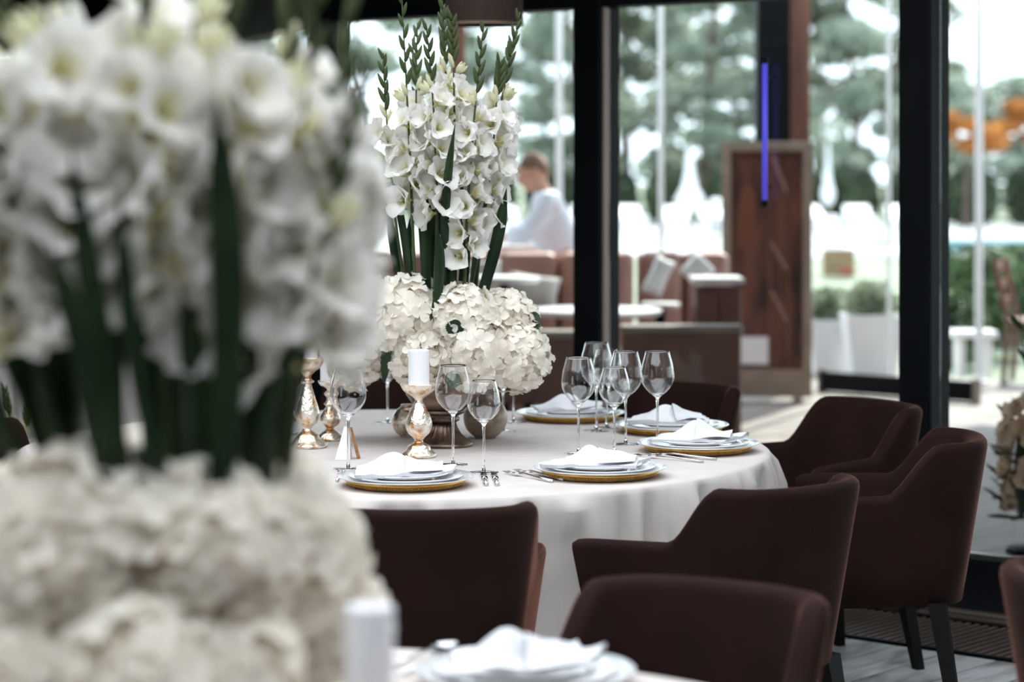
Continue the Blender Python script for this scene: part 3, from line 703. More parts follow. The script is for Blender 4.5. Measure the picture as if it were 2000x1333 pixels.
# ------------------------------------------------------------------ tables and cloths
def table(cx, cy, R, seed, lt_, lc):
    t = thing('round_table', lt_, 'table', (cx, cy, 0))
    build(MB().lathe([(0, TZ - .035), (R - .02, TZ - .035), (R - .02, TZ - .008), (0, TZ - .008)], 64, cap=False), 'table_top', WOODY, t)
    build(MB().lathe([(.05, .03), (.05, TZ - .035)], 20), 'column', BLACK, t, smooth=True)
    for k in range(4):
        a = k * PI / 2 + .4; build(MB().box((.22 * math.cos(a), .22 * math.sin(a), .02), (.44, .06, .04), a), 'foot', BLACK, t)
    push = [(math.atan2(p.y - cy, p.x - cx), (p.xy - Vector((cx, cy))).length - .045) for p in TIPS if (p.xy - Vector((cx, cy))).length < R + .16]
    r_ = random.Random(seed); ph = [r_.uniform(0, 6.28) for _ in range(6)]
    def fold(a): return .5 * math.sin(23 * a + ph[0] + .8 * math.sin(3 * a + ph[1])) + .35 * math.sin(37 * a + ph[2]) + .25 * math.sin(11 * a + ph[3]) + .30 * math.sin(71 * a + ph[4] + 1.3 * math.sin(5 * a)) + .2 * math.sin(97 * a + ph[5])
    prof = [(.0, 0), (.5, 0), (.9, 0), (.97, 0)] ; mb = MB(); n = 480; vs = []; fs = []
    rows = [(R * .5, 0, 0), (R * .9, 0, 0), (R - .02, 0, 0), (R - .008, -.002, 0), (R, -.008, 0), (R + .002, -.02, .12), (R + .002, -.045, .45), (R + .003, -.11, .8), (R + .006, -.26, 1.05), (R + .006, -.48, 1.3), (R + .006, -.735, 1.5)]
    for rr, dz, k in rows:
        for i in range(n):
            a = 2 * PI * i / n; q = rr + k * .040 * fold(a) + k * .020
            if dz < -.06:
                for ta, td in push:      # chair arms press the hanging cloth in under the table edge
                    w_ = abs((a - ta + PI) % (2 * PI) - PI) * R
                    if w_ < .16: q = min(q, td + .35 * max(0, w_ - .045))
            vs.append((q * math.cos(a), q * math.sin(a), TZ + dz))
    vs.append((0, 0, TZ)); c = len(vs) - 1
    for i in range(n): fs.append((c, i, (i + 1) % n))
    for j in range(len(rows) - 1):
        for i in range(n): fs.append((j * n + i, (j + 1) * n + i, (j + 1) * n + (i + 1) % n, j * n + (i + 1) % n))
    cl = build(mb.add(vs, fs), 'tablecloth', CLOTH, smooth=True); cl.location = (cx, cy, 0)
    tag(cl, lc, 'tablecloth')
table(TC.x, TC.y, TR_, 1, 'round table under the floor length cloth in the middle', 'pale floor length cloth on the middle table, hanging in folds')
NC = Vector((-.45, 2.95, 0))
table(NC.x, NC.y, 1.05, 2, 'round foreground table under the big blurred flowers', 'white cloth on the foreground table at the bottom edge')
table(-1.9, 10.5, .95, 3, 'round table at the far left behind the flower stems', 'taupe looking cloth on the far left table')

# ------------------------------------------------------------------ plates, napkins, cutlery
CH_R = .168
m_ch = MB().lathe([(0, .008), (.10, .008), (.112, .010), (.150, .018), (CH_R, .023), (CH_R, .0255), (.150, .021), (.112, .013), (.10, .011), (0, .011)], 72, cap=False).mesh('plate', SILVERPL, True)
m_ch_u = MB().lathe([(.10, 0), (.128, 0), (.141, .005), (.145, .012), (.163, .0218), (.150, .0178), (.112, .0095), (.10, 0)], 72, cap=False).mesh('gold_underside', GOLD, True)
mb = MB()
for k in range(110):
    a = 2 * PI * k / 110; mb.lathe([(0, -.0024), (.0024, 0), (0, .0024)], 5, (.1445 * math.cos(a), .1445 * math.sin(a), .0095), cap=False)
m_ch_b = mb.mesh('bead_ring', GOLD, True)
def plate_mesh(R, h): return MB().lathe([(0, .002), (R * .6, .002), (R * .64, 0), (R * .68, .001), (R * .82, h * .5), (R, h), (R, h + .0035), (R * .82, h * .5 + .0045), (R * .66, .006), (R * .6, .005), (0, .005)], 64, cap=False).mesh('plate', PORC, True)
def rim_mesh(R, h): return MB().lathe([(R - .0012, h - .0004), (R + .0005, h + .0002), (R + .0005, h + .0010), (R - .0012, h + .0008), (R - .0012, h - .0004)], 64, cap=False).mesh('dark_rim', PLATRIM, True)
m_dp, m_dr = plate_mesh(.140, .013), rim_mesh(.140, .013)
m_sp, m_sr = plate_mesh(.110, .010), rim_mesh(.110, .010)

def napkin_mesh(seed, w=.22, d=.17, peak=.034):
    r_ = random.Random(seed); off = Vector((seed * 3.1, seed * 1.7, 0)); px_, py_ = r_.uniform(-.35, .0), r_.uniform(-.1, .25)
    mb = MB(); N = 30
    def hgt(x, y):
        e = noise.noise(Vector((x * 1.6, y * 1.6, 0)) + off)
        pk = peak * math.exp(-(((x - px_) / .45) ** 2 + ((y - py_) / .5) ** 2)) 
        ridge = .012 * math.exp(-((y + .35 * x - .1) / .18) ** 2)
        edge = max(0, 1 - max(abs(x), abs(y)) ** 3)
        return .008 + edge * (pk + ridge + .008 * e) + .014 * max(0, e) * (1 - edge)
    def outline(x, y):
        sx = 1 + .10 * math.sin(2.2 * y + seed) ; sy = 1 + .16 * math.sin(1.7 * x + seed * 2)
        return x * w / 2 * sx + .25 * y * d / 2, y * d / 2 * sy
    def topf(u, v):
        x, y = u * 2 - 1, v * 2 - 1; X, Y = outline(x, y); return (X, Y, hgt(x, y))
    def botf(u, v):
        x, y = u * 2 - 1, v * 2 - 1; X, Y = outline(x, y); return (X * .99, Y * .99, max(.0, hgt(x, y) - .008) * .9)
    mb.grid(topf, N, N); mb.grid(botf, N, N)
    b0 = (N + 1) ** 2; fs = []
    ring = [i * (N + 1) for i in range(N + 1)] + [N * (N + 1) + j for j in range(1, N + 1)] + [i * (N + 1) + N for i in range(N - 1, -1, -1)] + [j for j in range(N - 1, 0, -1)]
    for k in range(len(ring)): a, b = ring[k], ring[(k + 1) % len(ring)]; fs.append((a, b, b + b0, a + b0))
    mb.f += fs
    # a second, folded-over layer
    def flap(u, v):
        x, y = u * 2 - 1, v * 2 - 1
        X = (x * .42 + .45) * w / 2; Y = (y * .8 - .05) * d / 2 + .15 * x * d
        hh = hgt((x * .42 + .45), (y * .8 - .05)) + .006 + .006 * math.cos(y * 1.4) * (1 - x * x * .4)
        return (X, Y, hh)
    mb.grid(flap, 14, 14)
    return mb.mesh('napkin', NAPK, True)

def fork_mesh():
    mb = MB(); mb.tube([(0, -.10, .003), (0, -.03, .006), (0, .03, .010), (0, .05, .009)], [.0042, .0030, .0024, .004], 8)
    mb.box((0, .06, .0075), (.020, .022, .002))
    for k in range(4): mb.tube([(-.0085 + k * .0057, .07, .007), (-.0085 + k * .0057, .095, .004), (-.0085 + k * .0057, .118, .007)], [.0016, .0014, .0007], 6)
    return mb.mesh('fork', SILVER, True)
def knife_mesh():
    mb = MB(); mb.tube([(0, -.115, .004), (0, -.06, .005), (0, -.005, .004)], [.006, .0052, .004], 8)
    mb.box((.001, .055, .004), (.015, .12, .0016)); return mb.mesh('knife', SILVER, True)
def spoon_mesh():
    mb = MB(); mb.tube([(0, -.10, .003), (0, -.03, .006), (0, .03, .010), (0, .06, .006)], [.0045, .003, .0024, .003], 8)
    mb.grid(lambda u, v: (.019 * math.cos(v * 6.283) * u, .085 + .03 * math.sin(v * 6.283) * u, .003 + .006 * u * u), 5, 20); return mb.mesh('spoon', SILVER, True)
m_fork, m_knife, m_spoon = fork_mesh(), knife_mesh(), spoon_mesh()

def setting(c, ang, seed, where, nap_rot=0.0, table_z=TZ):
    """plates and napkin; ang is the direction from the table centre to the seat"""
    z = table_z + .0005
    t = thing('charger_plate', 'silver charger plate with gold beaded underside ' + where, 'plate', (c[0], c[1], z), 0, 'silver charger plates')
    inst('plate', m_ch, t); inst('gold_underside', m_ch_u, t); o = inst('bead_ring', m_ch_b, t)
    t = thing('dinner_plate', 'white dinner plate on the charger ' + where, 'plate', (c[0], c[1], z + .0115), 0, 'white dinner plates')
    inst('plate', m_dp, t); inst('dark_rim', m_dr, t)
    t = thing('salad_plate', 'small dark rimmed white plate under the napkin ' + where, 'plate', (c[0] - .004, c[1], z + .0205), 0, 'small white plates')
    inst('plate', m_sp, t); inst('dark_rim', m_sr, t)
    nm = napkin_mesh(seed); o = inst('napkin', nm); o.matrix_basis = TRS((c[0] - .005, c[1], z + .0300), nap_rot)
    tag(o, 'folded white linen napkin on the plates ' + where, 'napkin', 'white napkins')
def P(deg, r=.85):
    a = math.radians(deg); return (TC.x + r * math.cos(a), TC.y + r * math.sin(a))
setting(P(-85.2, .83), -85, 1, 'before the pear shaped candle holder', .05)
setting(P(-49.4), -49, 4, 'right of the two front forks', -.1)
setting(P(-7.5), -7, 6, 'at the right end of the table', -.15)
setting(P(24.3, .88), 24, 9, 'in front of the rear right armchair', .1)
setting(P(54.5, .88), 54, 12, 'at the back behind the clustered glasses', .3)
setting(P(126, .85), 126, 15, 'at the left behind the tall holder', .2)
setting((.02, 3.67), 60, 18, 'on the foreground table at the bottom edge', .1)

def cutlery(me, kind, px, py, rz, label, tz=TZ, d=None):
    dd = d or (CAM_H - tz) * 4722 / (py - 322); p = at(px, 322, dd)
    o = inst(kind, me); o.matrix_basis = TRS((p.x, dd, tz + .001), rz); return tag(o, label, 'cutlery', 'polished table cutlery')
# rz measured so the tips point away from the seat
cutlery(m_fork, 'fork', 1036, 935, math.radians(33), 'outer steel fork of the pair between the two front settings')
cutlery(m_fork, 'fork', 1057, 932, math.radians(33), 'inner steel fork of the pair, next to the front right charger')
cutlery(m_knife, 'knife', 946, 938, math.radians(3), 'left steel knife of the pair beside the front wine glass')
cutlery(m_knife, 'knife', 967, 938, math.radians(3), 'right steel knife of the pair beside the front wine glass')
cutlery(m_fork, 'fork', 664, 932, math.radians(0), 'steel fork left of the front charger by the blurred flowers')
cutlery(m_fork, 'fork', 1312, 899, math.radians(52), 'front fork of the two under the right end charger')
cutlery(m_fork, 'fork', 1335, 895, math.radians(57), 'rear fork of the two under the right end charger')
cutlery(m_spoon, 'spoon', 815, 1290, math.radians(-30), 'blurred spoon on the foreground table next to the candle')
cutlery(m_fork, 'fork', 850, 1300, math.radians(-30), 'blurred fork on the foreground table left of the napkin')

# ------------------------------------------------------------------ wine glasses
def glass_meshes(H, rb, bowl_h, rt):
    """bowl, stem, foot; H total height, rb widest radius, rt rim radius"""
    z0 = H - bowl_h; th = .0011
    out = [(.0045, z0 - .004), (.010, z0 + .004), (rb * .55, z0 + bowl_h * .13), (rb * .86, z0 + bowl_h * .27), (rb, z0 + bowl_h * .42), (rb * .985, z0 + bowl_h * .55), (rb * .93, z0 + bowl_h * .7), ((rb + rt) * .475, z0 + bowl_h * .86), (rt, H)]
    o3 = catmull([(r, z, 0) for r, z in out], 4); o2 = [(p.x, p.y) for p in o3]
    inn = [(max(0, r - th), z) for r, z in o2 if z > z0 + .009]
    prof = [(0, z0 - .004)] + o2 + [(rt - th / 2, H + .0006)] + list(reversed(inn)) + [(0, z0 + .008)]
    bowl = MB().lathe(prof, 44, cap=False).mesh('bowl', GLASS, True)
    stem = MB().lathe([(0, .004), (.0052, .004), (.0036, .02), (.0031, .05), (.0032, z0 - .03), (.0042, z0 - .008), (.0046, z0 - .0045), (0, z0 - .0045)], 16, cap=False).mesh('stem', GLASS, True)
    fr = .0385
    foot = MB().lathe([(0, 0), (fr - .001, 0), (fr, .0006), (fr - .001, .0014), (.018, .0026), (.006, .0036), (0, .0037)], 44, cap=False).mesh('foot', GLASS, True)
    return bowl, stem, foot
GB = glass_meshes(.262, .0475, .130, .034); GS = glass_meshes(.236, .0425, .112, .030)
def wine(px, py, kind, label):
    d = (CAM_H - TZ) * 4722 / (py - 322); p = at(px, 322, d)
    t = thing('wine_glass', label, 'wine glass', (p.x, d, TZ + .0006), 0, 'wine glasses on the middle table')
    for nme, me in zip(('bowl', 'stem', 'foot'), kind): inst(nme, me, t)
wine(945, 923, GS, 'frontmost wine glass, standing above the two knives')
wine(885, 908, GB, 'large wine glass between the gold candle holder and the frontmost glass')
wine(680, 916, GB, 'large wine glass in front of the white tent card')
wine(567, 848, GS, 'wine glass behind the tall gold candle holder at the left')
wine(757, 826, GS, 'wine glass behind the dark hydrangea leaf, its bowl under the blooms')
wine(983, 842, GS, 'wine glass at the back, left of two under the right hydrangea')
wine(1003, 825, GB, 'wine glass at the back, right of two under the right hydrangea')
wine(1130, 886, GB, 'leftmost large glass in the cluster right of the hydrangeas')
wine(1200, 886, GS, 'smaller glass at the front of the cluster, over the front right napkin')
wine(1165, 842, GB, 'tallest glass at the back of the cluster right of the hydrangeas')
wine(1185, 836, GS, 'smaller glass at the back of the cluster, behind the tallest one')
wine(1222, 868, GB, 'large glass at the right side of the cluster')
wine(1284, 868, GB, 'single wine glass at the far right, before the rear right armchair')

# ------------------------------------------------------------------ candle holders and vases
def holder(px, py, prof, cr_, ch_, label, clabel, d=None, tz=TZ, dish=.7):
    dd = d or (CAM_H - tz) * 4722 / (py - 322); p = at(px, 322, dd)
    t = thing('candle_holder', label, 'candle holder', (p.x, dd, tz + .0005))
    zt = prof[-1][1]; cut = next(i for i, q in enumerate(prof) if q[1] > zt * dish)
    o3 = catmull([(r, z, 0) for r, z in prof[:cut + 1]], 5)
    build(MB().lathe([(0, 0)] + [(q.x, q.y) for q in o3] + [(0, o3[-1].y)], 40, cap=False), 'stem_body', MERC, t, smooth=True)
    top = prof[cut:]; o3 = catmull([(r, z, 0) for r, z in top], 5)
    dp = [(0, top[0][1])] + [(q.x, q.y) for q in o3]; rr = top[-1][0]
    dp += [(rr - .003, zt + .001), (rr - .006, zt - .004), (rr * .7, zt - .012), (0, zt - .013)]
    build(MB().lathe(dp, 40, cap=False), 'dish', MERC, t, smooth=True)
    c = thing('pillar_candle', clabel, 'candle', (p.x, dd, tz + zt - .0125), 0, 'white pillar candles')
    build(MB().lathe([(0, 0), (cr_, 0), (cr_, ch_ - .002), (cr_ - .002, ch_), (cr_ * .4, ch_ - .003), (0, ch_ - .004)], 36, cap=False), 'wax', CANDLE, c, smooth=False)
    build(MB().tube([(0, 0, ch_ - .006), (.001, 0, ch_ + .010)], .0012, 6), 'wick', WICK, c)
tall = [(.052, 0), (.056, .004), (.055, .010), (.040, .020), (.030, .036), (.016, .046), (.014, .056), (.028, .070), (.034, .090), (.032, .108), (.024, .135), (.015, .165), (.012, .178), (.020, .184), (.013, .190), (.012, .200), (.022, .212), (.038, .224), (.047, .240), (.050, .252)]
pear = [(.044, 0), (.047, .004), (.046, .010), (.034, .020), (.028, .032), (.013, .040), (.014, .050), (.030, .066), (.036, .085), (.033, .104), (.022, .130), (.012, .150), (.011, .156), (.022, .166), (.040, .178), (.048, .190), (.052, .198)]
shortp = [(.036, 0), (.040, .004), (.038, .010), (.028, .020), (.014, .030), (.012, .036), (.026, .048), (.030, .062), (.024, .080), (.012, .096), (.018, .104), (.011, .112), (.011, .124), (.018, .134), (.010, .142), (.012, .150), (.030, .160), (.036, .170)]
holder(600, 874, tall, .0285, .105, 'tall gold mercury glass candle holder with wide dish at the left', 'white pillar candle on the tall gold holder at the left')
holder(645, 860, shortp, .0285, .10, 'smaller gold mercury glass candle holder right behind the tall one', 'white pillar candle next to the tall one, against the white blooms')
holder(818, 893, pear, .0285, .105, 'pear shaped gold mercury glass candle holder before the bronze urn', 'white pillar candle standing in front of the hydrangeas')
holder(722, 0, pear, .0275, .112, 'gold candle holder on the foreground table below the picture edge', 'large blurred white candle at the bottom edge', d=2.7, tz=TZ)

def ball_vase(px, py, r, mat, label):
    d = (CAM_H - TZ) * 4722 / (py - 322) + r * .8; p = at(px, 322, d); t = thing('ball_vase', label, 'vase', (p.x, d, TZ + .0005))
    prof = [(0, 0), (r * .45, 0)] + [(r * math.cos(a), r * .93 + r * .98 * math.sin(a)) for a in [math.radians(q) for q in range(-62, 66, 8)]] + [(r * .40, r * 1.86), (r * .44, r * 1.92), (r * .36, r * 1.92), (r * .34, r * 1.7), (0, r * 1.6)]
    build(MB().lathe(prof, 40, cap=False), 'vase_body', mat, t, smooth=True)
    build(MB().lathe([(r * .36, r * 1.90), (r * .45, r * 1.90), (r * .46, r * 1.93), (r * .44, r * 1.95), (r * .36, r * 1.94)], 40, cap=False), 'lip', mat, t, smooth=True)
ball_vase(948, 860, .064, TAUPEM, 'round taupe metal ball vase right of the bronze urn')
ball_vase(797, 856, .048, MERC, 'round gold mercury glass ball vase behind the pear shaped holder')

tc_ = thing('tent_card', 'small white folded table card with a wooden stay', 'card', at(678, 322, 6.49) * 1.0)
tc_.location.z = TZ + .001
build(MB().add([(-.031, -.03, 0), (.010, -.03, 0), (.006, .0, .086), (-.008, .0, .086), (-.031, -.027, 0), (.010, -.027, 0), (.006, .003, .086), (-.008, .003, .086)], [(0, 1, 2, 3), (7, 6, 5, 4), (0, 4, 5, 1), (1, 5, 6, 2), (2, 6, 7, 3), (3, 7, 4, 0)]), 'card_front', CARD, tc_)
build(MB().add([(.026, .0, 0), (.034, .0, 0), (.013, .004, .084), (.007, .004, .084), (.026, .03, 0), (.034, .03, 0), (.013, .008, .084), (.007, .008, .084)], [(0, 1, 2, 3), (7, 6, 5, 4), (0, 4, 5, 1), (1, 5, 6, 2), (2, 6, 7, 3), (3, 7, 4, 0)]), 'wooden_stay', WOODY, tc_)
build(MB().add([(-.028, .03, 0), (.012, .03, 0), (.006, .005, .086), (-.008, .005, .086), (-.028, .027, 0), (.012, .027, 0), (.006, .003, .086), (-.008, .003, .086)], [(3, 2, 1, 0), (4, 5, 6, 7), (1, 5, 4, 0), (2, 6, 5, 1), (3, 7, 6, 2), (0, 4, 7, 3)]), 'card_back', CARD, tc_)

# ------------------------------------------------------------------ flowers
def blossom_mesh(seed):
    r_ = random.Random(seed); mb = MB()
    for k in range(6):
        a0 = k * PI / 3 + r_.uniform(-.18, .18); inner = k % 2; W = .033 if inner else .029; L = .062 * r_.uniform(.9, 1.1); fl = r_.uniform(.65, 1.15); ph = r_.uniform(0, 6.28); curl = r_.uniform(-.2, .5)
        ca, sa = math.cos(a0), math.sin(a0)
        def fn(u, v, W=W, L=L, fl=fl, ca=ca, sa=sa, ph=ph, inner=inner, curl=curl):
            w = (v * 2 - 1)
            rad = .004 + .046 * fl * (u ** 1.6) + (.003 if inner else 0)
            zz = L * (u - (.30 + .25 * curl) * u ** 3 * fl)
            wid = W * (math.sin(PI * min(1, u * .66 + .12)) ** .8)
            tip = 1 - .22 * w * w * u ** 4
            ruf = .0055 * math.sin(w * 6 + ph + u * 3) * u * u + .003 * math.sin(w * 11 + ph * 2) * u * u
            x = rad * tip - .013 * w * w * (1 - u * .5); y = w * wid
            zz += .010 * w * w * (1 - .4 * u) * (1 if inner else .6) + ruf
            return (x * ca - y * sa, x * sa + y * ca, zz)
        mb.grid(fn, 7, 6)
    mb.tube([(0, 0, -.012), (0, 0, .008)], [.004, .0055], 6)
    for k in range(3):
        a = k * 2.1; mb.tube([(0, 0, .005), (.004 * math.cos(a), .004 * math.sin(a), .034)], [.001, .0012], 4)
    return mb.mesh('blossom', GLAD, True)
BLM = [blossom_mesh(s) for s in (1, 2, 3, 4, 7, 8)]
def halfopen_mesh(seed):
    r_ = random.Random(seed); mb = MB()
    for k in range(5):
        a0 = k * 2 * PI / 5; ca, sa = math.cos(a0), math.sin(a0); ph = r_.uniform(0, 6)
        def fn(u, v, ca=ca, sa=sa, ph=ph):
            w = v * 2 - 1; rad = .004 + .016 * math.sin(u * 2.0); wid = .014 * math.sin(PI * min(1, u * .8 + .15))
            x = rad - .004 * w * w; y = w * wid
            return (x * ca - y * sa, x * sa + y * ca, .055 * u + .001 * math.sin(w * 4 + ph))
        mb.grid(fn, 6, 4)
    return mb.mesh('half_open_blossom', BUDW, True)
HOM = [halfopen_mesh(5), halfopen_mesh(6)]
bud_me = MB().lathe([(0, 0), (.0045, .004), (.0062, .016), (.0052, .030), (.0022, .042), (0, .046)], 8, cap=False).mesh('bud', STEMG, True)
budw_me = MB().lathe([(0, 0), (.005, .004), (.0085, .022), (.0075, .038), (.003, .050), (0, .053)], 8, cap=False).mesh('white_bud', BUDW, True)

def orient(loc, dirv, roll=0.0, s=1.0):
    z = dirv.normalized(); x = z.orthogonal().normalized(); x = Matrix.Rotation(roll, 3, z) @ x; y = z.cross(x)
    M = Matrix((x, y, z)).transposed().to_4x4()
    return Matrix.Translation(loc) @ M @ Matrix.Diagonal((s, s, s, 1))

def leaf_blade(base, tip, w, seed, face):
    r_ = random.Random(seed); b, t = Vector(base), Vector(tip); side = Vector(face).cross(t - b).normalized(); nrm = side.cross((t - b).normalized())
    mb = MB(); lean = r_.uniform(-.02, .02)
    def fn(u, v):
        k = v * 2 - 1; p = b.lerp(t, u) + side * lean * math.sin(u * PI)
        ww = w * (.75 + .5 * u) * (1 - u ** 6) ** .8 if u < 1 else 0
        if u > .8: ww *= max(0, (1 - u) / .2) ** .6
        return p + side * k * ww / 2 + nrm * (abs(k) * .25 * ww)
    return mb.grid(fn, 12, 4)

def gladiolus(parent, base, tip, z0, z1, seed, front, nb=11, size=1.0):
    """one flower spike from base to tip; blossoms between z0 and z1, facing mostly `front`"""
    r_ = random.Random(seed); b, t = Vector(base), Vector(tip)
    bend = Vector((r_.uniform(-.02, .02), r_.uniform(-.02, .02), 0))
    pts = [b.lerp(t, k / 10) + bend * math.sin(k / 10 * PI) for k in range(11)]
    st = build(MB().tube(pts, [.0055 - .0040 * k / 10 for k in range(11)], 8), 'gladiolus_stem', STEMG, parent, smooth=True)
    def pos(z):
        f = max(0, min(1, (z - b.z) / (t.z - b.z))); k = min(9, int(f * 10)); return pts[k].lerp(pts[k + 1], f * 10 - k)
    axis = (t - b).normalized(); sd = axis.cross(front).normalized()
    for k in range(nb):
        f = k / (nb - 1); z = z0 + (z1 - z0) * f; p = pos(z)
        sgn = 1 if k % 2 else -1
        d = front * r_.uniform(.25, 1.1) + sd * sgn * r_.uniform(.3, 1.3) + axis * (r_.uniform(-.25, .5) + .3 * f)
        s_ = (1.12 - .26 * f) * r_.uniform(.9, 1.08) * size
        me = r_.choice(BLM) if f < .94 else r_.choice(HOM)
        if f >= .94: s_ *= .85; d = d + axis * .8
        inst('blossom', me, st, orient(p + d.normalized() * .012, d, r_.uniform(0, 6.28), s_))
    nbud = 9; ztop = t.z
    for k in range(nbud):
        f = k / nbud; z = z1 + .02 + (ztop - z1 - .02) * f; p = pos(z); sgn = 1 if k % 2 else -1
        d = axis * 1.3 + sd * sgn * .42 + front * .25
        me = budw_me if k < 1 else bud_me
        inst('bud', me, st, orient(p, d, 0, (.85 if k < 1 else 1.25) - .45 * f))
    return st

def floret_head(seed, R=.1, nfl=120):
    r_ = random.Random(seed); mb = MB(); ga = PI * (3 - 5 ** .5)
    for i in range(nfl):
        zz = 1 - 1.62 * (i + .5) / nfl; rr = math.sqrt(max(0, 1 - zz * zz)); a = i * ga + r_.uniform(-.12, .12)
        nrm = Vector((rr * math.cos(a), rr * math.sin(a), zz)); q = nrm * R * r_.uniform(.78, 1.04)
        n2 = (nrm + Vector((r_.gauss(0, .2), r_.gauss(0, .2), r_.gauss(0, .2)))).normalized()
        x = n2.orthogonal().normalized(); x = Matrix.Rotation(r_.uniform(0, 6.28), 3, n2) @ x; y = n2.cross(x)
        S = .0235 * r_.uniform(.88, 1.18)
        for k in range(4):
            ca, sa = math.cos(k * PI / 2), math.sin(k * PI / 2); ex = x * ca + y * sa; ey = y * ca - x * sa
            cup = r_.uniform(.0, .55); c2 = r_.uniform(-.25, .35); dn = -.35 * max(0, r_.uniform(-.5, 1))
            pp_ = lambda r, w, h: q + ex * S * r + ey * S * w + n2 * S * h
            V_ = [pp_(0, 0, 0), pp_(.30, -.38, .16 + cup * .2), pp_(.36, 0, .06 + cup * .1), pp_(.30, .38, .16 + cup * .2),
                  pp_(.74, -.60, .22 + cup * .5 + c2 * .3), pp_(.80, 0, cup * .35), pp_(.74, .60, .22 + cup * .5 - c2 * .3),
                  pp_(1.08, -.36, .15 + cup * .7 + c2 * .3 + dn), pp_(1.18, 0, cup * .6 + dn), pp_(1.08, .36, .15 + cup * .7 - c2 * .3 + dn)]
            mb.add(V_, [(0, 1, 2), (0, 2, 3), (1, 4, 5, 2), (2, 5, 6, 3), (4, 7, 8, 5), (5, 8, 9, 6)])
    return mb.mesh('hydrangea_head', HYD, True)
HH = [floret_head(s) for s in (1, 2, 3)]
core_me = MB().lathe([(.0, -.075)] + [(.082 * math.cos(math.radians(a)), .082 * math.sin(math.radians(a))) for a in range(-60, 90, 15)] + [(0, .082)], 20, cap=False).mesh('bloom_core', HYDC, True)
def serrated_leaf(base, tip, w, up):
    b, t = Vector(base), Vector(tip); side = Vector(up).cross(t - b).normalized(); mb = MB(); n = 18
    for s_ in (-1, 1):
        vs = []; fs = []
        for i in range(n + 1):
            u = i / n; c = b.lerp(t, u); ww = w * math.sin(PI * (u * .92 + .04)) ** .8 * (1 + (.10 if i % 2 else -.06))
            vs += [c, c + side * s_ * ww / 2 + Vector(up).normalized() * ww * .12]
        for i in range(n): fs.append((2 * i, 2 * i + 1, 2 * i + 3, 2 * i + 2))
        mb.add(vs, fs)
    return mb

def urn(parent, z=0.0):
    """fluted bronze pedestal bowl, foot at z"""
    vs = []; fs = []; n = 72
    prof = [(.082, .0, 0), (.086, .004, 0), (.084, .010, 0), (.070, .018, 0), (.050, .034, 1), (.040, .052, 1), (.036, .066, 1)]
    for r, zz, k in prof:
        for i in range(n):
            a = 2 * PI * i / n; q = r * (1 + .05 * k * math.cos(a * 24)); vs.append((q * math.cos(a), q * math.sin(a), z + zz))
    for j in range(len(prof) - 1):
        for i in range(n): fs.append((j * n + i, j * n + (i + 1) % n, (j + 1) * n + (i + 1) % n, (j + 1) * n + i))
    fs.append(tuple(reversed(range(n)))); fs.append(tuple((len(prof) - 1) * n + k for k in range(n)))
    build(MB().add(vs, fs), 'fluted_foot', BRONZE, parent, smooth=True)
    build(MB().lathe([(.036, .066), (.046, .070), (.048, .078), (.042, .084), (.06, .092), (.066, .098), (.060, .104)], 40, c=(0, 0, z)), 'collar', BRONZE, parent, smooth=True)
    build(MB().lathe([(0, .100), (.055, .102), (.085, .118), (.104, .145), (.110, .175), (.108, .200), (.116, .212), (.112, .216), (.102, .206), (.09, .18), (0, .17)], 48, c=(0, 0, z), cap=False), 'bowl', BRONZE, parent, smooth=True)

def arrangement(cx, cy, label, spikes, blades, heads, leaves, seed, tilt_front, size=1.0):
    t = thing('flower_arrangement', label, 'flowers', (cx, cy, TZ + .0005))
    urn(t)
    r_ = random.Random(seed)
    build(MB().lathe([(0, .18), (.09, .2), (.12, .27), (.12, .36), (.07, .43), (0, .45)], 24, cap=False), 'moss_core', HLEAF, t, smooth=True)
    for i, (bx, by, tx, ty, tz, z0, z1, nb) in enumerate(spikes):
        fr = Vector((tx * .9 + r_.uniform(-.25, .25), -1 if by <= .02 else .2, 0)) if tilt_front else Vector((tx, ty, 0))
        fr = Vector((fr.x * (1 if tilt_front else 2), fr.y, 0)).normalized()
        gladiolus(t, (bx, by, .36 - TZ * 0), (tx, ty, tz - TZ), z0 - TZ, z1 - TZ, seed * 100 + i, fr, nb, size)
    for i, (bx, by, tx, ty, tz, w) in enumerate(blades):
        build(leaf_blade((bx, by, .36), (tx, ty, tz - TZ), w, seed * 50 + i, (r_.uniform(-.5, .5), -1, 0)), 'sword_leaf', LEAF, t, smooth=True)
    for i, (x, y, z, s_) in enumerate(heads):
        out = Vector((x, y, .16)); M = orient(Vector((x, y, z - TZ)), out, r_.uniform(0, 6.28), s_)
        h = inst('hydrangea_head', HH[i % 3], t, M); inst('bloom_core', core_me, h)
    for b, tp, w in leaves:
        build(serrated_leaf(Vector(b) - Vector((0, 0, TZ)), Vector(tp) - Vector((0, 0, TZ)), w, (0, -1, .25)), 'hydrangea_leaf', HLEAF, t, smooth=True)
    return t

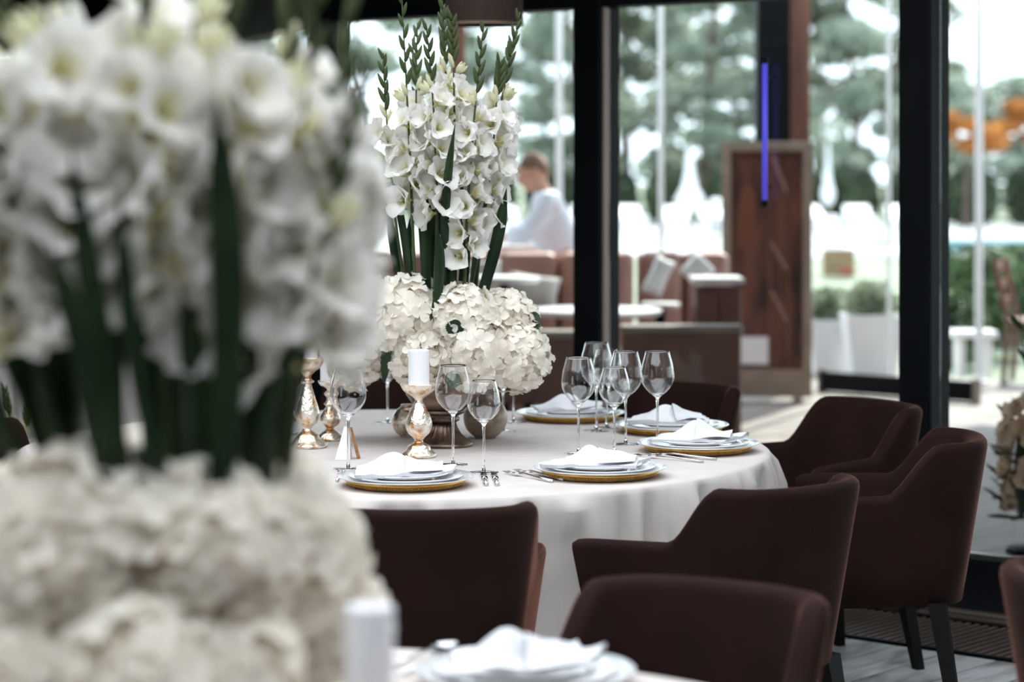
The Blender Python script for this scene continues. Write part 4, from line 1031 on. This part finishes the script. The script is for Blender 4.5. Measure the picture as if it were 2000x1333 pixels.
# middle table; local x,y relative to the urn, z absolute
AX, AY = -.195, 6.80
def mx(px, d=6.8): return (px - 1000) / 4722 * d - AX
def mz(py, d=6.8): return CAM_H - (py - 322) / 4722 * d
spk = []
for bpx, tpx, tpy, y0, y1, by, nb in ((802, 752, 105, 395, 245, -.05, 8), (815, 788, -8, 390, 205, -.08, 9), (832, 814, 42, 370, 190, .03, 9), (848, 836, 52, 415, 190, -.10, 11), (860, 862, -40, 330, 155, -.02, 9),
                                    (872, 884, 34, 370, 150, -.07, 10), (884, 858, 10, 320, 170, .08, 7), (906, 946, 52, 500, 215, -.09, 13), (914, 1016, 22, 400, 195, .02, 10), (922, 1004, 62, 390, 200, .08, 9),
                                    (908, 975, 120, 440, 210, -.04, 11), (840, 800, 70, 390, 230, .10, 8)):
    spk.append((mx(bpx), by, mx(tpx), by * 1.5, mz(tpy), mz(y0), mz(y1), nb))
bl = []
for bpx, tpx, tpy, w, by, *tf in ((795, 758, 395, .026, -.05), (805, 770, 350, .024, -.09), (820, 800, 420, .022, .04), (838, 838, 380, .03, -.08), (850, 846, 320, .028, .02), (850, 858, 440, .03, -.15), (878, 893, 240, .026, -.08, 2.6),
                             (890, 900, 330, .03, .03), (905, 915, 420, .026, -.06), (925, 990, 365, .034, -.07), (935, 965, 470, .026, .04), (830, 862, 300, .026, .08), (868, 858, 400, .024, .05), (915, 948, 330, .026, .09), (850, 862, 455, .026, -.11), (880, 884, 470, .026, -.105)):
    bl.append((mx(bpx), by, mx(tpx), by * (tf[0] if tf else 1.2), mz(tpy), w))
hd = []
for px, py, d, s_ in ((786, 618, 6.74, 1.15), (905, 622, 6.70, .95), (985, 632, 6.78, .95), (822, 686, 6.73, 1.0), (930, 688, 6.69, 1.05), (1003, 694, 6.72, 1.0), (722, 650, 6.74, 1.0), (703, 700, 6.78, .85), (860, 640, 6.95, 1.1), (760, 640, 6.95, 1.0), (960, 640, 6.95, 1.0), (710, 690, 6.92, .9), (990, 690, 6.92, .9)):
    p = at(px, py, d); hd.append((p.x - AX, p.y - AY, p.z, s_))
lv = []
for (bx_, by_, bd_), (tx_, ty_, td_), w in (((758, 650, 6.66), (750, 748, 6.68), .028), ((1020, 650, 6.72), (1050, 612, 6.74), .06), ((885, 660, 6.62), (892, 625, 6.60), .05), ((888, 725, 6.62), (880, 760, 6.6), .05)):
    b = at(bx_, by_, bd_); t_ = at(tx_, ty_, td_); lv.append(((b.x - AX, b.y - AY, b.z), (t_.x - AX, t_.y - AY, t_.z), w))
arrangement(AX, AY, 'sharp white gladiolus and hydrangea arrangement in a bronze urn on the middle table', spk, bl, hd, lv, 1, True, .93)

# foreground table
r_ = random.Random(77); FX, FY = -.435, 2.95
spk = []
for bx, tx, by, ty, tz, z0, z1, nb in ((-.13, -.30, -.02, -.02, 2.0, 1.34, 1.70, 11), (-.11, -.22, -.10, -.16, 1.95, 1.33, 1.68, 11), (-.08, -.17, .05, .08, 2.05, 1.36, 1.74, 12), (-.05, -.12, -.12, -.20, 2.0, 1.36, 1.72, 11),
                                      (-.02, -.03, .02, .02, 2.1, 1.40, 1.78, 11), (.01, .00, -.12, -.21, 1.98, 1.40, 1.70, 10), (.04, .04, .08, .12, 2.05, 1.38, 1.76, 11), (.06, .12, -.09, -.17, 2.0, 1.36, 1.70, 11),
                                      (.10, .19, .0, -.02, 1.95, 1.38, 1.66, 11), (.12, .25, .06, .06, 1.9, 1.36, 1.60, 10), (.11, .225, -.05, -.10, 1.92, 1.35, 1.66, 11), (-.02, -.06, .12, .2, 2.05, 1.36, 1.74, 10), (.08, .16, .12, .18, 2.0, 1.36, 1.72, 10), (.125, .265, -.06, -.12, 1.66, 1.30, 1.46, 6), (-.12, -.26, .08, .14, 2.0, 1.36, 1.7, 10)):
    spk.append((bx + .03, by, tx, ty, tz, z0, z1 - (.055 if z1 > 1.5 else 0), nb))
bl = []
for bx, tx, tz, w, by in ((-.13, -.24, 1.42, .03, -.05), (-.11, -.13, 1.46, .035, -.10), (-.09, -.22, 1.50, .03, -.12), (-.07, -.06, 1.4, .036, -.08), (-.05, -.12, 1.56, .032, -.12), (-.02, -.01, 1.45, .036, -.06), (.0, .06, 1.40, .036, -.1), (.02, .02, 1.66, .036, -.13), (.05, .09, 1.45, .036, -.08),
                          (.08, .10, 1.38, .036, -.11), (.09, .15, 1.42, .028, -.09), (.12, .17, 1.38, .028, .02), (.04, .05, 1.42, .036, .05), (-.04, -.07, 1.44, .036, .06), (-.1, -.16, 1.40, .034, .06), (.09, .15, 1.44, .034, .08), (-.15, -.21, 1.30, .024, -.07), (.0, -.02, 1.4, .036, .1), (-.02, .0, 1.36, .036, -.03), (.06, .05, 1.38, .036, -.03), (-.08, -.1, 1.38, .036, -.02),
                          (.07, .078, 1.62, .040, -.20), (-.025, -.085, 1.56, .028, -.20), (-.05, -.108, 1.46, .03, -.22), (.118, .175, 1.37, .024, -.14), (.03, -.03, 1.52, .022, -.2), (.1, .12, 1.42, .036, -.02), (.02, .03, 1.4, .036, -.15), (-.03, -.04, 1.38, .036, -.15)):
    bl.append((bx + .03, by, tx + .025, by * 1.2, tz, w))
hd = [(-.20, -.10, 1.06, 1.0), (-.07, -.17, 1.10, 1.1), (.08, -.16, 1.09, 1.05), (.14, -.06, 1.07, 1.0), (-.25, .03, 1.04, 1.0), (.15, .08, 1.05, 1.0), (.10, .18, 1.07, 1.05), (-.06, .2, 1.07, 1.1), (-.19, .14, 1.06, 1.0),
      (-.14, -.22, .96, .95), (.02, -.26, .95, 1.0), (.10, -.20, .95, .95), (-.26, -.10, .95, .95), (.19, .08, .945, .9)]
arrangement(FX, FY, 'large blurred white gladiolus and hydrangea arrangement in the left foreground', spk, bl, hd, [], 2, True, 1.22)

# flowers far left on the floor and at the right edge outside
def floor_vase(x, y, label, h, mat, spikes):
    t = thing('floor_vase_flowers', label, 'flowers', (x, y, 0))
    build(MB().lathe([(0, 0), (.08, 0), (.10, .1), (.11, h * .7), (.08, h), (.06, h), (.07, h * .8), (0, h * .7)], 28, cap=False), 'vase', mat, t, smooth=True)
    for i, (tx, tz, z0, z1) in enumerate(spikes):
        gladiolus(t, (tx * .2, 0, h * .7), (tx, .02 * i - .03, tz), z0, z1, 900 + i, Vector((.3 * tx, -1, 0)).normalized(), 6)
floor_vase(-1.76, 8.5, 'small green budded gladioli behind the armchair at the left edge', .34, TAUPEM, [(-.02, .76, .5, .62), (.07, .72, .44, .58), (.14, .70, .42, .56), (-.12, .73, .45, .6)])

ROSE = petal_mat('blush_rose_petal', lin(232, 208, 186), lin(206, 160, 124), .004, .022, .3)
def rose_mesh(seed):
    r_ = random.Random(seed); mb = MB()
    for k in range(14):
        f = k / 14; a0 = k * 2.4; rr = .008 + .024 * f; hgt = .034 - .012 * f; ca, sa = math.cos(a0), math.sin(a0)
        def fn(u, v, rr=rr, hgt=hgt, ca=ca, sa=sa, f=f):
            w = (v * 2 - 1) * 1.0; rad = rr * (.35 + .65 * math.sin(u * 1.9)) + .006 * f * u * u; ang = w * .75 * (1 - .25 * u * u)
            x, y = rad * math.cos(ang), rad * math.sin(ang); return (x * ca - y * sa, x * sa + y * ca, hgt * u - .004)
        mb.grid(fn, 4, 5)
    return mb.mesh('rose', ROSE, True)
RM = [rose_mesh(1), rose_mesh(2)]
ff = thing('floral_stand', 'blush roses and dark leaves at the right edge on the deck', 'flowers', (2.10, 9.6, 0))
build(MB().lathe([(0, 0), (.14, 0), (.13, .02), (.03, .03), (.03, .3), (.06, .34), (0, .34)], 28, cap=False), 'stand', BLACK, ff, smooth=True)
build(MB().lathe([(0, .1), (.09, .14), (.11, .3), (.09, .5), (0, .58)], 20, cap=False), 'foliage_core', HLEAF, ff, smooth=True)
for k in range(70):
    a = r_.uniform(0, 6.28); z = r_.uniform(.12, .6); q = .12 * (1 - ((z - .33) / .4) ** 2) ** .5 + .02; d = Vector((math.cos(a), math.sin(a), r_.uniform(-.2, .5)))
    inst('rose', r_.choice(RM), ff, orient(Vector((q * math.cos(a), q * math.sin(a), z)), d, r_.uniform(0, 6), r_.uniform(1.1, 1.6)))
for k in range(40):
    a = r_.uniform(0, 6.28); z = r_.uniform(.1, .66); b = Vector((.10 * math.cos(a), .10 * math.sin(a), z)); d = Vector((math.cos(a), math.sin(a), r_.uniform(-.5, .9))) * r_.uniform(.08, .14)
    build(serrated_leaf(b, b + d, .035, (0, -.4, 1)), 'leaf', HLEAF, ff)
for tx, tz in ((-.02, 1.12), (-.09, .95), (.06, 1.0)):
    s_ = build(MB().tube([(0, 0, .5), (tx * .5 - .02, -.02, .75), (tx, -.03, tz)], [.006, .004, .002], 6), 'twig', HLEAF, ff)
    for k in range(6):
        b = Vector((tx * k / 6, -.02, .55 + (tz - .55) * k / 6)); build(serrated_leaf(b, b + Vector((.05 * (-1) ** k, 0, .06)), .025, (0, -1, .2)), 'twig_leaf', HLEAF, s_)

# ------------------------------------------------------------------ hanging lamp
lp = at(945, 48, 8.55)
hl = thing('hanging_lamp', 'brown drum shaded lamp hanging from the ceiling above the gladioli', 'lamp', (lp.x, lp.y, lp.z))
R_ = .139
build(MB().lathe([(R_, 0), (R_ * .97, .30), (R_ * .955, .30), (R_ - .004, 0)], 48, cap=False), 'lamp_shade', SHADE, hl, smooth=True)
build(MB().lathe([(R_ + .001, -.002), (R_ + .001, .006), (R_ - .005, .006), (R_ - .005, -.002), (R_ + .001, -.002)], 48, cap=False), 'rim', SHADERIM, hl, smooth=True)
build(MB().tube([(0, 0, .12), (0, 0, CEILZ - lp.z)], .006, 8), 'cord', BLACK, hl)
build(MB().box((0, 0, .29), (R_ * 1.9, .008, .004)).box((0, 0, .29), (.008, R_ * 1.9, .004)), 'spider_bar', BLACK, hl)
build(MB().lathe([(0, .06), (.02, .065), (.03, .09), (.02, .12), (0, .125)], 20, cap=False), 'bulb', PORC, hl, smooth=True)
build(MB().lathe([(0, CEILZ - lp.z - .02), (.05, CEILZ - lp.z - .02), (.05, CEILZ - lp.z), (0, CEILZ - lp.z)], 24, cap=False), 'ceiling_rose', BLACK, hl)

# ------------------------------------------------------------------ waiter outside
SKIN = pbr('skin', lin(196, 150, 128), 0.55); SHIRT = mottle(pbr('pale_shirt', lin(220, 226, 238), 0.85), lin(212, 219, 233), lin(228, 232, 242), scale=5)
TROUS = pbr('grey_trousers', lin(150, 156, 168), 0.85); HAIR = pbr('brown_hair', lin(112, 90, 72), 0.8); DARK = pbr('dark_shoe', lin(30, 28, 30), 0.5)
def skin_obj(name, verts, edges, radii, mat, parent, root=0, sub=2):
    me = bpy.data.meshes.new(name); me.from_pydata(verts, edges, []); o = bpy.data.objects.new(name, me); COL.objects.link(o); o.parent = parent
    m = o.modifiers.new('skin', 'SKIN'); m.use_smooth_shade = True
    sv = me.skin_vertices[0].data if me.skin_vertices else None
    if sv is None:
        bpy.context.view_layer.objects.active = o; sv = me.skin_vertices[0].data
    for i, r in enumerate(radii): sv[i].radius = r if isinstance(r, tuple) else (r, r)
    for i in range(len(verts)): sv[i].use_root = (i == root)
    s_ = o.modifiers.new('sub', 'SUBSURF'); s_.levels = sub; s_.render_levels = sub
    me.materials.append(mat); return o
# local: x is forward (to the photo's left = -X world), so build in world axes; origin at the feet
pr = thing('person', 'waiter in a pale shirt leaning to the left over a service table outside', 'person', (at(1090, 322, 15.35).x, 15.35, 0))
hip = Vector((.02, 0, .90)); neck = Vector((-.10, 0, 1.36)); hd_ = Vector((-.165, 0, 1.49))
V_ = [hip, (-.02, 0, 1.05), (-.06, 0, 1.20), neck, (-.125, 0, 1.42), (-.145, 0, 1.47), (-.15, 0, 1.545),        # 0-6 spine, head
      (-.06, -.17, 1.30), (-.20, -.20, 1.10), (-.40, -.14, 1.08), (-.46, -.13, 1.08),                            # 7-10 near arm
      (-.06, .17, 1.30), (-.16, .22, 1.08), (-.36, .16, 1.07), (-.42, .15, 1.07),                                  # 11-14 far arm
      (.02, -.09, .86), (.0, -.10, .48), (.05, -.10, .09), (-.08, -.10, .04),                                      # 15-18 near leg
      (.02, .09, .86), (.06, .10, .48), (.12, .10, .09), (-.01, .10, .04), (-.235, 0, 1.475)]
Ed = [(0, 1), (1, 2), (2, 3), (3, 4), (4, 5), (5, 6), (2, 7), (7, 8), (8, 9), (9, 10), (2, 11), (11, 12), (12, 13), (13, 14), (0, 15), (15, 16), (16, 17), (17, 18), (0, 19), (19, 20), (20, 21), (21, 22)]
Rd = [(.12, .14), (.11, .13), (.12, .15), (.06, .07), .055, .085, .07, .055, .045, .032, .03, .055, .045, .032, .03, .08, .055, .04, .035, .08, .055, .04, .035]
body = skin_obj('body', [tuple(v) for v in V_[:23]], Ed, Rd, SKIN, pr)
# hands: palm plus five fingers each
for s_, wx, wy in ((-1, -.46, -.13), (1, -.42, .15)):
    vv = [(wx, wy, 1.08), (wx - .05, wy, 1.075)]; ee = [(0, 1)]; rr = [(.022, .03), (.018, .036)]
    for k, (oy, L) in enumerate(((-.030, .07), (-.010, .085), (.010, .08), (.030, .062))):
        i = len(vv); vv += [(wx - .07, wy + oy, 1.075), (wx - .07 - L * .5, wy + oy, 1.072), (wx - .07 - L, wy + oy, 1.056)]; ee += [(1, i), (i, i + 1), (i + 1, i + 2)]; rr += [.010, .009, .008]
    i = len(vv); vv += [(wx - .03, wy - s_ * .035, 1.08), (wx - .06, wy - s_ * .06, 1.07)]; ee += [(0, i), (i, i + 1)]; rr += [.011, .009]
    skin_obj('hand', vv, ee, rr, SKIN, pr, sub=1)
# head, face, hair
hm_ = MB(); 
def headf(u, v):
    a = u * 2 * PI; b = (v - .5) * PI; x = math.cos(a) * math.cos(b); y = math.sin(a) * math.cos(b); z = math.sin(b)
    k = 1 - .18 * max(0, -z) * (1 if x < 0.2 else 1.3)
    return (-.155 + x * .098 * k - (.02 if z < -.2 and x < 0 else 0), y * .075 * k, 1.495 + z * .122)
hm_.grid(headf, 28, 20); head = build(hm_, 'head', SKIN, pr, smooth=True)
build(MB().tube([(-.248, 0, 1.515), (-.268, 0, 1.487), (-.25, 0, 1.478)], [.008, .013, .009], 8), 'nose', SKIN, head, smooth=True)
for y in (-1, 1):
    build(MB().lathe([(0, -.006), (.012, 0), (0, .006)], 10, c=(-.238, y * .03, 1.51)), 'eye', DARK, head, smooth=True)
    build(MB().lathe([(0, -.028), (.012, -.015), (.016, .01), (.008, .028), (0, .03)], 10, c=(-.145, y * .077, 1.495)), 'ear', SKIN, head, smooth=True)
build(MB().box((-.247, 0, 1.452), (.012, .045, .008)), 'mouth', pbr('lip', lin(160, 100, 92), .6), head)
def hairf(u, v):
    a = u * 2 * PI; b = (.02 + v * .48) * PI * 1.0; x = math.cos(a) * math.cos(b - 0); y = math.sin(a) * math.cos(b); z = math.sin(b)
    low = .0 if x < 0 else -.05 * x
    return (-.148 + x * .103, y * .082, 1.515 + low + z * .113)
build(MB().grid(hairf, 28, 10), 'hair', HAIR, pr, smooth=True)
SV = [(.03, 0, .86), (.0, 0, 1.0), (-.035, 0, 1.14), (-.07, 0, 1.27), (-.098, 0, 1.365), (-.06, -.17, 1.30), (-.19, -.20, 1.11), (-.34, -.16, 1.085), (-.06, .17, 1.30), (-.155, .22, 1.09), (-.30, .18, 1.075)]
SE = [(0, 1), (1, 2), (2, 3), (3, 4), (3, 5), (5, 6), (6, 7), (3, 8), (8, 9), (9, 10)]
skin_obj('shirt', SV, SE, [(.145, .165), (.14, .16), (.14, .165), (.135, .165), (.068, .075), .085, .065, .055, .085, .065, .055], SHIRT, pr)
TV = [(.02, 0, .93), (.02, -.09, .84), (.0, -.10, .48), (.05, -.10, .10), (.02, .09, .84), (.06, .10, .48), (.12, .10, .10)]
skin_obj('trousers', TV, [(0, 1), (1, 2), (2, 3), (0, 4), (4, 5), (5, 6)], [(.14, .16), .10, .075, .062, .10, .075, .062], TROUS, pr)
for x, y in ((.02, -.10), (.09, .10)):
    build(MB().grid(lambda u, v: (x - .05 + .14 * math.cos(u * 6.283) * math.sin(v * PI / 2 + .0), y + .05 * math.sin(u * 6.283) * math.sin(v * PI / 2), .085 * math.cos(v * PI / 2)), 20, 6), 'shoe', DARK, pr, smooth=True)
